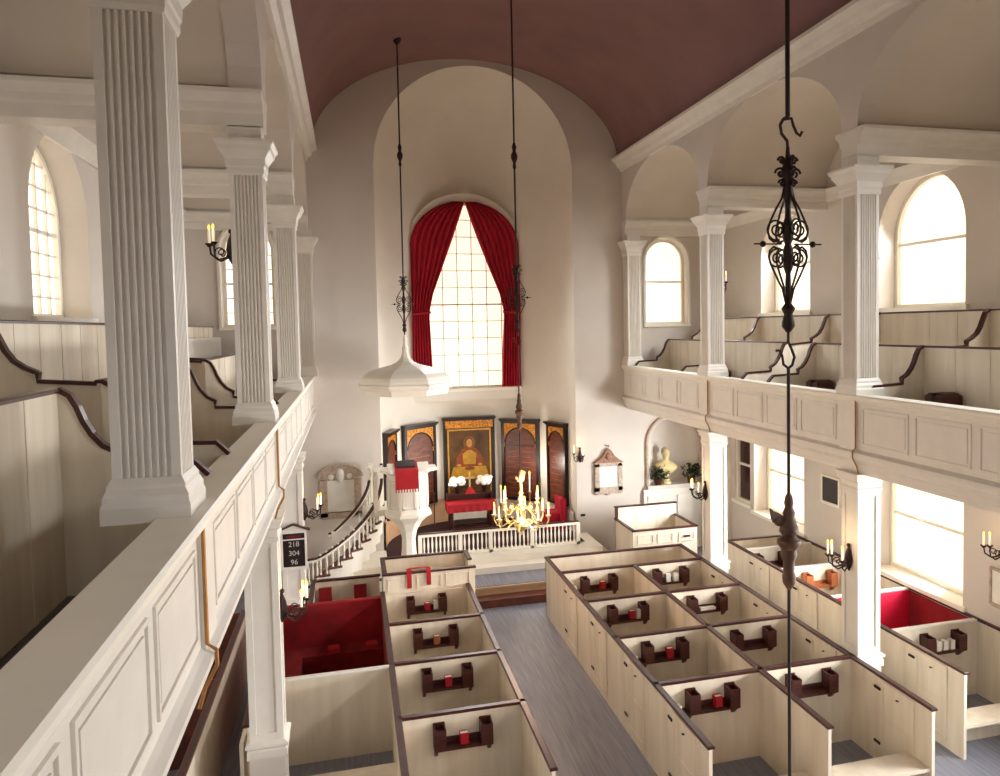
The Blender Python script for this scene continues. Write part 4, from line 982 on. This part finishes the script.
# ------------------------------------------------------------------ candle fittings
def candle_at(parent, x, y, z, h=.17, r=.016):
    obj('drip_pan', MB().lathe([(.015,-.03),(.045,0),(.05,.012),(.02,.012)], (x,y,z), 10), parent['pm'], parent, smooth=True)
    c = obj('candle', MB().lathe([(r,.01),(r,h)], (x,y,z), 8), 'candle', parent)
    obj('flame', MB().ball((x,y,z+h+.025), .013, 1, 1, 2.2, 8, 6), 'flame', c)
def sconce(p, n, label, arms=3, reach=.3, power=4, spread=.6):
    p = Vector(p); n = Vector(n).normalized(); side = n.cross(Vector((0,0,1))).normalized()
    t = thing('candle_sconce', label, 'sconce', p, 'iron candle sconces'); t['pm'] = 'iron'
    mb = MB().tube([p+n*.01+Vector((0,0,-.16)), p+n*.02+Vector((0,0,-.08)), p+n*.02, p+n*.02+Vector((0,0,.1)), p+n*.01+Vector((0,0,.2))], .03, 8, [.012,.045,.06,.04,.015])
    mb.ball(p+n*.02+Vector((0,0,.22)), .028)
    obj('wall_plate', mb, 'iron', t, smooth=True)
    for k in range(arms):
        a = (k-(arms-1)/2)*spread*2/max(1, arms-1) if arms > 1 else 0
        d = (n*math.cos(a)+side*math.sin(a))*reach
        up = .05 + .05*(k % 2)
        path = [p+n*.03, p+d*.3+Vector((0,0,-.09)), p+d*.65+Vector((0,0,-.12)), p+d*.95+Vector((0,0,-.06)), p+d+Vector((0,0,up))]
        obj('arm', MB().tube(path, .012, 6), 'iron', t, smooth=True)
        cs = p+d*.55+Vector((0,0,-.03))
        obj('scroll', MB().tube([cs+(d.normalized()*math.cos(q)+Vector((0,0,1))*math.sin(q))*(.06-.006*q) for q in [i*.5 for i in range(14)]], .008, 5), 'iron', t)
        e = p+d+Vector((0,0,up)); candle_at(t, e.x, e.y, e.z)
    del t['pm']
    if power: lamp('sconce_light', p+n*(reach+.05)+Vector((0,0,.35)), power, (1.0, .72, .42), .1)
    return t
sconce((mx(XR+.01,-1)+.0, 9.57, 2.75), (1,0,0), 'iron candle sconce with lit candles on the left column below the hymn board')
sconce((mx(XR+.01,-1)+.0, 14.24, 2.85), (1,0,0), 'iron candle sconce with lit candles on the left column carrying the hymn board')
sconce((XR+.01, 9.57, 2.6), (-1,0,0), 'iron candle sconce with candles on the right column before the red pew')
sconce((XR+.01, 14.24, 2.62), (-1,0,0), 'iron candle sconce on the right column beside the bust niche')
sconce((9.75, 9.5, 2.5), (-1,0,0), 'dark iron sconce on the right aisle wall above the pale framed print', power=2)
sconce((5.75, 18.99, 2.68), (-.6,-1,0), 'small iron sconce with two candles beside the narrow right tablet', 2, .22, 2)
sconce((-1.3, 9.57, 7.06), (-1,0,0), 'black sconce with two lit candles before the left gallery window', 2, .27, 2, .55)
sconce((7.36, 14.23, 6.85), (1,0,0), 'small sconce on the far right gallery column', 2, .12, 1, .5)
sconce((7.36, 9.57, 6.95), (1,0,0), 'small sconce on the back of the nearest right gallery column', 1, .1, 1)
# ------------------------------------------------------------------ chandeliers and their hangers
def cage_bar(x, y, z0, z1, r, a, n=14):
    return [(x+math.cos(a)*r*math.sin(PI*i/n)**1.4, y+math.sin(a)*r*math.sin(PI*i/n)**1.4, z0+(z1-z0)*i/n) for i in range(n+1)]
def spiral(c, ax, r, turns, sgn, n=22, ph=0):
    ax = Vector(ax)
    return [Vector(c)+(ax*math.cos(ph+sgn*2*PI*turns*i/n)+Vector((0,0,1))*math.sin(ph+sgn*2*PI*turns*i/n))*r*(1-.85*i/n) for i in range(n+1)]
def hook(c, r, sgn=1):
    return [Vector(c)+Vector((sgn*x*r, 0, z*r)) for x, z in ((0,1.6),(0,1.1),(-.7,.75),(-1,.1),(-.75,-.55),(0,-.95)) ] + [Vector(c)+Vector((sgn*x*r, 0, z*r)) for x, z in ((0,-1.2),(0,-1.8))]
def hanger(x, y, zend, label, body=True, ztop=None, hooked=True, zk=9.3):
    t = thing('iron_hanger', label, 'hanger', (x, y, zend), 'wrought iron hangers')
    zt = (ztop or vault_z(x)) + .02
    P = lambda dx, dz, dy=0: (x+dx, y+dy, dz)
    obj('upper_rod', MB().tube([P(0,zt), P(0,7.56 if hooked else 7.33)], .017, 8), 'iron', t)
    if not hooked: obj('knuckle', MB().lathe([(.018,zk-.26),(.035,zk-.22),(.025,zk-.14),(.06,zk-.06),(.065,zk),(.03,zk+.08),(.045,zk+.16),(.018,zk+.24)], (x,y,0), 10), 'iron', t, smooth=True)
    obj('ceiling_rose', MB().lathe([(.02,zt-.14),(.06,zt-.1),(.09,zt-.04),(.1,zt)], (x,y,0), 12), 'iron', t)
    hk = [P(0,7.56),P(-.035,7.54),P(-.06,7.5),P(-.05,7.44),P(-.005,7.39),P(.0,7.33)]
    if hooked: obj('hook', MB().tube(hk, .012, 6).tube([P(-.035,7.54),P(.03,7.55),P(.045,7.5),P(.07,7.45),P(.1,7.43),P(.115,7.46)], .011, 6), 'iron', t)
    core = [(.012,7.35),(.02,7.25),(.045,7.2),(.05,7.14),(.03,7.1),(.03,7.06),(.035,7.0),(.02,6.93),(.022,6.85),(.038,6.8),(.038,6.7),(.022,6.66),(.036,6.62),(.036,6.5),(.018,6.45),(.022,6.32),(.022,6.24),(.05,6.2),(.03,6.16),(.045,6.1),(.045,6.07),(.015,6.03)]
    obj('core', MB().lathe(core[::-1], (x,y,0), 10), 'iron', t, smooth=True)
    def side_scroll(ax, pts, c, r, sgn, ph):
        mb = MB().tube([(x+ax[0]*q, y+ax[1]*q, z) for q, z in pts], .0085, 6)
        return mb.tube(spiral((x+ax[0]*c[0], y+ax[1]*c[0], c[1]), ax, r, 1.9, sgn, 30, ph), .0075, 5)
    for k in range(4):
        a = PI/2*k
        ax = (math.cos(a), math.sin(a), 0)
        obj('scroll_bar', side_scroll(ax, [(.025,7.08),(.05,6.98),(.1,6.9),(.145,6.81),(.16,6.75),(.148,6.7),(.115,6.675),(.07,6.69)], (.092,6.765), .08, 1, -PI/2), 'iron', t)
        obj('scroll_bar', side_scroll(ax, [(.02,6.24),(.045,6.34),(.1,6.44),(.14,6.52),(.155,6.57),(.145,6.615),(.115,6.64),(.07,6.625)], (.09,6.555), .07, -1, PI/2), 'iron', t)
        for q, z, r in ((.06,7.16,.042),(.05,7.25,.03),(.045,7.09,.03)):
            obj('top_scroll', MB().tube(spiral((x+ax[0]*q, y+ax[1]*q, z), ax, r, 1.3, 1), .009, 5), 'iron', t)
        if k % 2 == 0: obj('arrow', MB().tube([(x+ax[0]*.05, y+ax[1]*.05, 6.66), (x+ax[0]*.27, y+ax[1]*.27, 6.66)], .006, 5).ball((x+ax[0]*.2, y+ax[1]*.2, 6.66), .024, 1, 1, 1, 8, 4), 'iron', t)
    if body:
        hk2 = [P(0,6.05),P(0,5.96),P(.03,5.9),P(.05,5.85),P(.03,5.79),P(0,5.77)]
        obj('hook', MB().tube(hk2, .011, 6).tube([P(0,5.77),P(-.04,5.8),P(-.05,5.86),P(-.07,5.9),P(-.1,5.9)], .01, 6), 'iron', t)
        obj('lower_rod', MB().tube([P(0,5.78), P(0,zend)], .0125, 8), 'iron', t)
        bp = [(.014,4.86),(.025,4.84),(.035,4.79),(.028,4.76),(.045,4.72),(.04,4.68),(.065,4.62),(.07,4.58),(.05,4.55),(.085,4.52),(.085,4.49),(.055,4.45),(.06,4.41),(.04,4.36),(.04,4.28),(.05,4.25),(.045,4.2),(.014,4.15)]
        obj('turned_body', MB().lathe(bp[::-1], (x,y,0), 14), 'bronze', t, smooth=True)
    else:
        obj('lower_rod', MB().tube([P(0,6.05), P(0,zend)], .014, 8), 'iron', t)
    return t
def chandelier(x, y, label):
    Z = 3.3
    t = thing('brass_chandelier', label, 'chandelier', (x, y, Z), 'brass chandeliers')
    prof = [(.012,Z),(.03,Z-.02),(.02,Z-.3),(.05,Z-.34),(.03,Z-.4),(.07,Z-.46),(.05,Z-.52),(.04,Z-.6),(.08,Z-.66),(.05,Z-.74),(.045,Z-.8),(.14,Z-.9),(.15,Z-.96),(.1,Z-1.03),(.03,Z-1.08),(.03,Z-1.12),(.012,Z-1.16)]
    obj('shaft', MB().lathe(prof[::-1], (x,y,0), 16), 'brass', t, smooth=True)
    dv = MB().ball((x,y,Z-.1), .05, 1.5, .8, .8).ball((x-.08,y,Z-.05), .028)
    for s in (-1,1): dv.prism([(x-.04,Z-.1),(x+.05,Z-.1),(x+.09,Z+.06),(x,Z+.1)], 'y', y+s*.03, y+s*.045)
    obj('dove', dv, 'brass', t, smooth=False)
    for tier, (n, r, za, zc) in enumerate(((6,.36,Z-.66,Z-.5), (8,.52,Z-.92,Z-.78))):
        for k in range(n):
            a = 2*PI*(k+.3*tier+.25)/n; c, s = math.cos(a), math.sin(a)
            path = [(x+c*q*r, y+s*q*r, za+dz) for q, dz in ((.1,0),(.3,.05),(.5,.0),(.7,-.07),(.9,-.05),(1,.05),(1,zc-za))]
            arm = obj('arm', MB().tube(path, .013, 6).tube(spiral((x+c*.55*r, y+s*.55*r, za+.05), (c,s,0), .05, 1.2, 1, 12), .008, 5), 'brass', t, smooth=True)
            ex, ey = x+c*r, y+s*r
            obj('drip_pan', MB().lathe([(.015,-.04),(.05,0),(.055,.015),(.02,.015)], (ex,ey,zc), 10), 'brass', arm, smooth=True)
            obj('candle', MB().lathe([(.017,.01),(.017,.2)], (ex,ey,zc), 8), 'candle', arm)
            obj('flame', MB().ball((ex,ey,zc+.225), .014, 1, 1, 2.2, 8, 6), 'flame', arm)
    return t
CH = (3.05, 14.0)
hanger(CH[0], CH[1], 3.32, 'far wrought iron hanger before the right crimson curtain', hooked=False)
ch = chandelier(CH[0], CH[1], 'far brass chandelier with candles hanging before the altar rail')
hn = hanger(3.05, 4.86, 2.6, 'near wrought iron hanger with openwork scrolls and arrow points, at right')
mb = MB(); bx, by, bz = 3.05, 4.86, 4.68
mb.prism([(bx-.03,bz-.06),(bx-.1,bz-.05),(bx-.14,bz),(bx-.15,bz+.08),(bx-.13,bz+.06),(bx-.09,bz+.045),(bx-.04,bz+.01)], 'y', by-.015, by+.015)
mb.ball((bx-.1,bz*0+by,bz-.01), .03, 1.3, .8, .8)
obj('bird_wing', mb, 'bronze', hn)
cn = dup(ch, (3.05, 4.86, 2.62), 'near brass chandelier hanging at the bottom edge of the view')
hanger(PC[0]+.02, PC[1]-.15, KZ+1.12, 'slim iron hanger holding the pulpit sounding board', body=False, hooked=False, zk=9.95)
def daylight(p, d, sx, sz, e, spread=110):
    l = bpy.data.lights.new('window_daylight', 'AREA'); l.shape = 'RECTANGLE'; l.size = sx; l.size_y = sz; l.energy = e; l.color = (.95, .98, 1.0); l.spread = math.radians(spread)
    o = bpy.data.objects.new('window_daylight', l); C.objects.link(o); o.location = p
    o.rotation_euler = Vector(d).to_track_quat('-Z', 'Z').to_euler()
for h in LOWH: daylight((9.75+.3, (h['u0']+h['u1'])/2, 2.35), (-1, .35, -.12), 1.7, 1.6, 150)
for h in UPH: daylight((9.75+.3, (h['u0']+h['u1'])/2, 7.4), (-1, .35, -.7), 1.7, 1.8, 95)
daylight((8.25, 19.2, 7.2), (-.3, -1, -.3), 1.0, 1.8, 25)
daylight((3.13, 20.75, 7.0), (0, -1, -.35), 1.2, 3.5, 70, 130)
lamp('apse_fill_light', (4.6, 20.0, 2.3), 28, (1.0, .9, .78), .15)  # added fill to brighten the apse walls, not the glow of its candles
lamp('apse_fill_light', (2.0, 20.0, 2.3), 28, (1.0, .9, .78), .15)  # added fill for the left of the apse, no candle stands here
lamp('chandelier_light', (3.05, 13.6, 2.9), 80, (1.0, .62, .38), .3)
lamp('chandelier_light', (3.05, 4.86, 1.9), 90, (1.0, .58, .32), .4)
# ------------------------------------------------------------------ light, camera, view
w = bpy.data.worlds.new('daylight'); bpy.context.scene.world = w; w.use_nodes = True
nt = w.node_tree; bg = nt.nodes['Background']
tc = nt.nodes.new('ShaderNodeTexCoord'); sp = nt.nodes.new('ShaderNodeSeparateXYZ'); rp = nt.nodes.new('ShaderNodeValToRGB')
nt.links.new(tc.outputs['Generated'], sp.inputs['Vector'])
mp = nt.nodes.new('ShaderNodeMapRange'); mp.inputs['From Min'].default_value = -1; mp.inputs['From Max'].default_value = 1
nt.links.new(sp.outputs['Z'], mp.inputs['Value']); nt.links.new(mp.outputs['Result'], rp.inputs['Fac'])
rp.color_ramp.elements[0].position = .42; rp.color_ramp.elements[0].color = (.13, .07, .045, 1)
rp.color_ramp.elements[1].position = .56; rp.color_ramp.elements[1].color = (.96, .98, 1.0, 1)
nt.links.new(rp.outputs['Color'], bg.inputs['Color']); bg.inputs['Strength'].default_value = 0.62
cam = bpy.data.cameras.new('camera'); co = bpy.data.objects.new('camera', cam); C.objects.link(co)
F, CX, CY, YAW, PITCH, ROLL = 759.5216, 548.0, 362.8075, 0.253605, -0.047285, -0.0179809
fwd = Vector((math.sin(YAW)*math.cos(PITCH), math.cos(YAW)*math.cos(PITCH), math.sin(PITCH)))
rt = Vector((math.cos(YAW), -math.sin(YAW), 0)); up = rt.cross(fwd)
r2 = rt*math.cos(ROLL) + up*math.sin(ROLL); u2 = -rt*math.sin(ROLL) + up*math.cos(ROLL)
co.matrix_world = Matrix(((r2.x,u2.x,-fwd.x,0),(r2.y,u2.y,-fwd.y,0),(r2.z,u2.z,-fwd.z,6.1),(0,0,0,1)))
cam.sensor_width = 36; cam.sensor_fit = 'HORIZONTAL'; cam.lens = F*36/1000
cam.shift_x = -(CX-500)/1000; cam.shift_y = (CY-388)/1000; cam.clip_start = .05
sc = bpy.context.scene; sc.camera = co
sc.view_settings.view_transform = 'Standard'; sc.view_settings.look = 'None'; sc.view_settings.gamma = 1; sc.view_settings.use_curve_mapping = False
sc.view_settings.exposure = 0.52
sc.cycles.use_denoising = True; sc.cycles.max_bounces = 8; sc.cycles.diffuse_bounces = 5
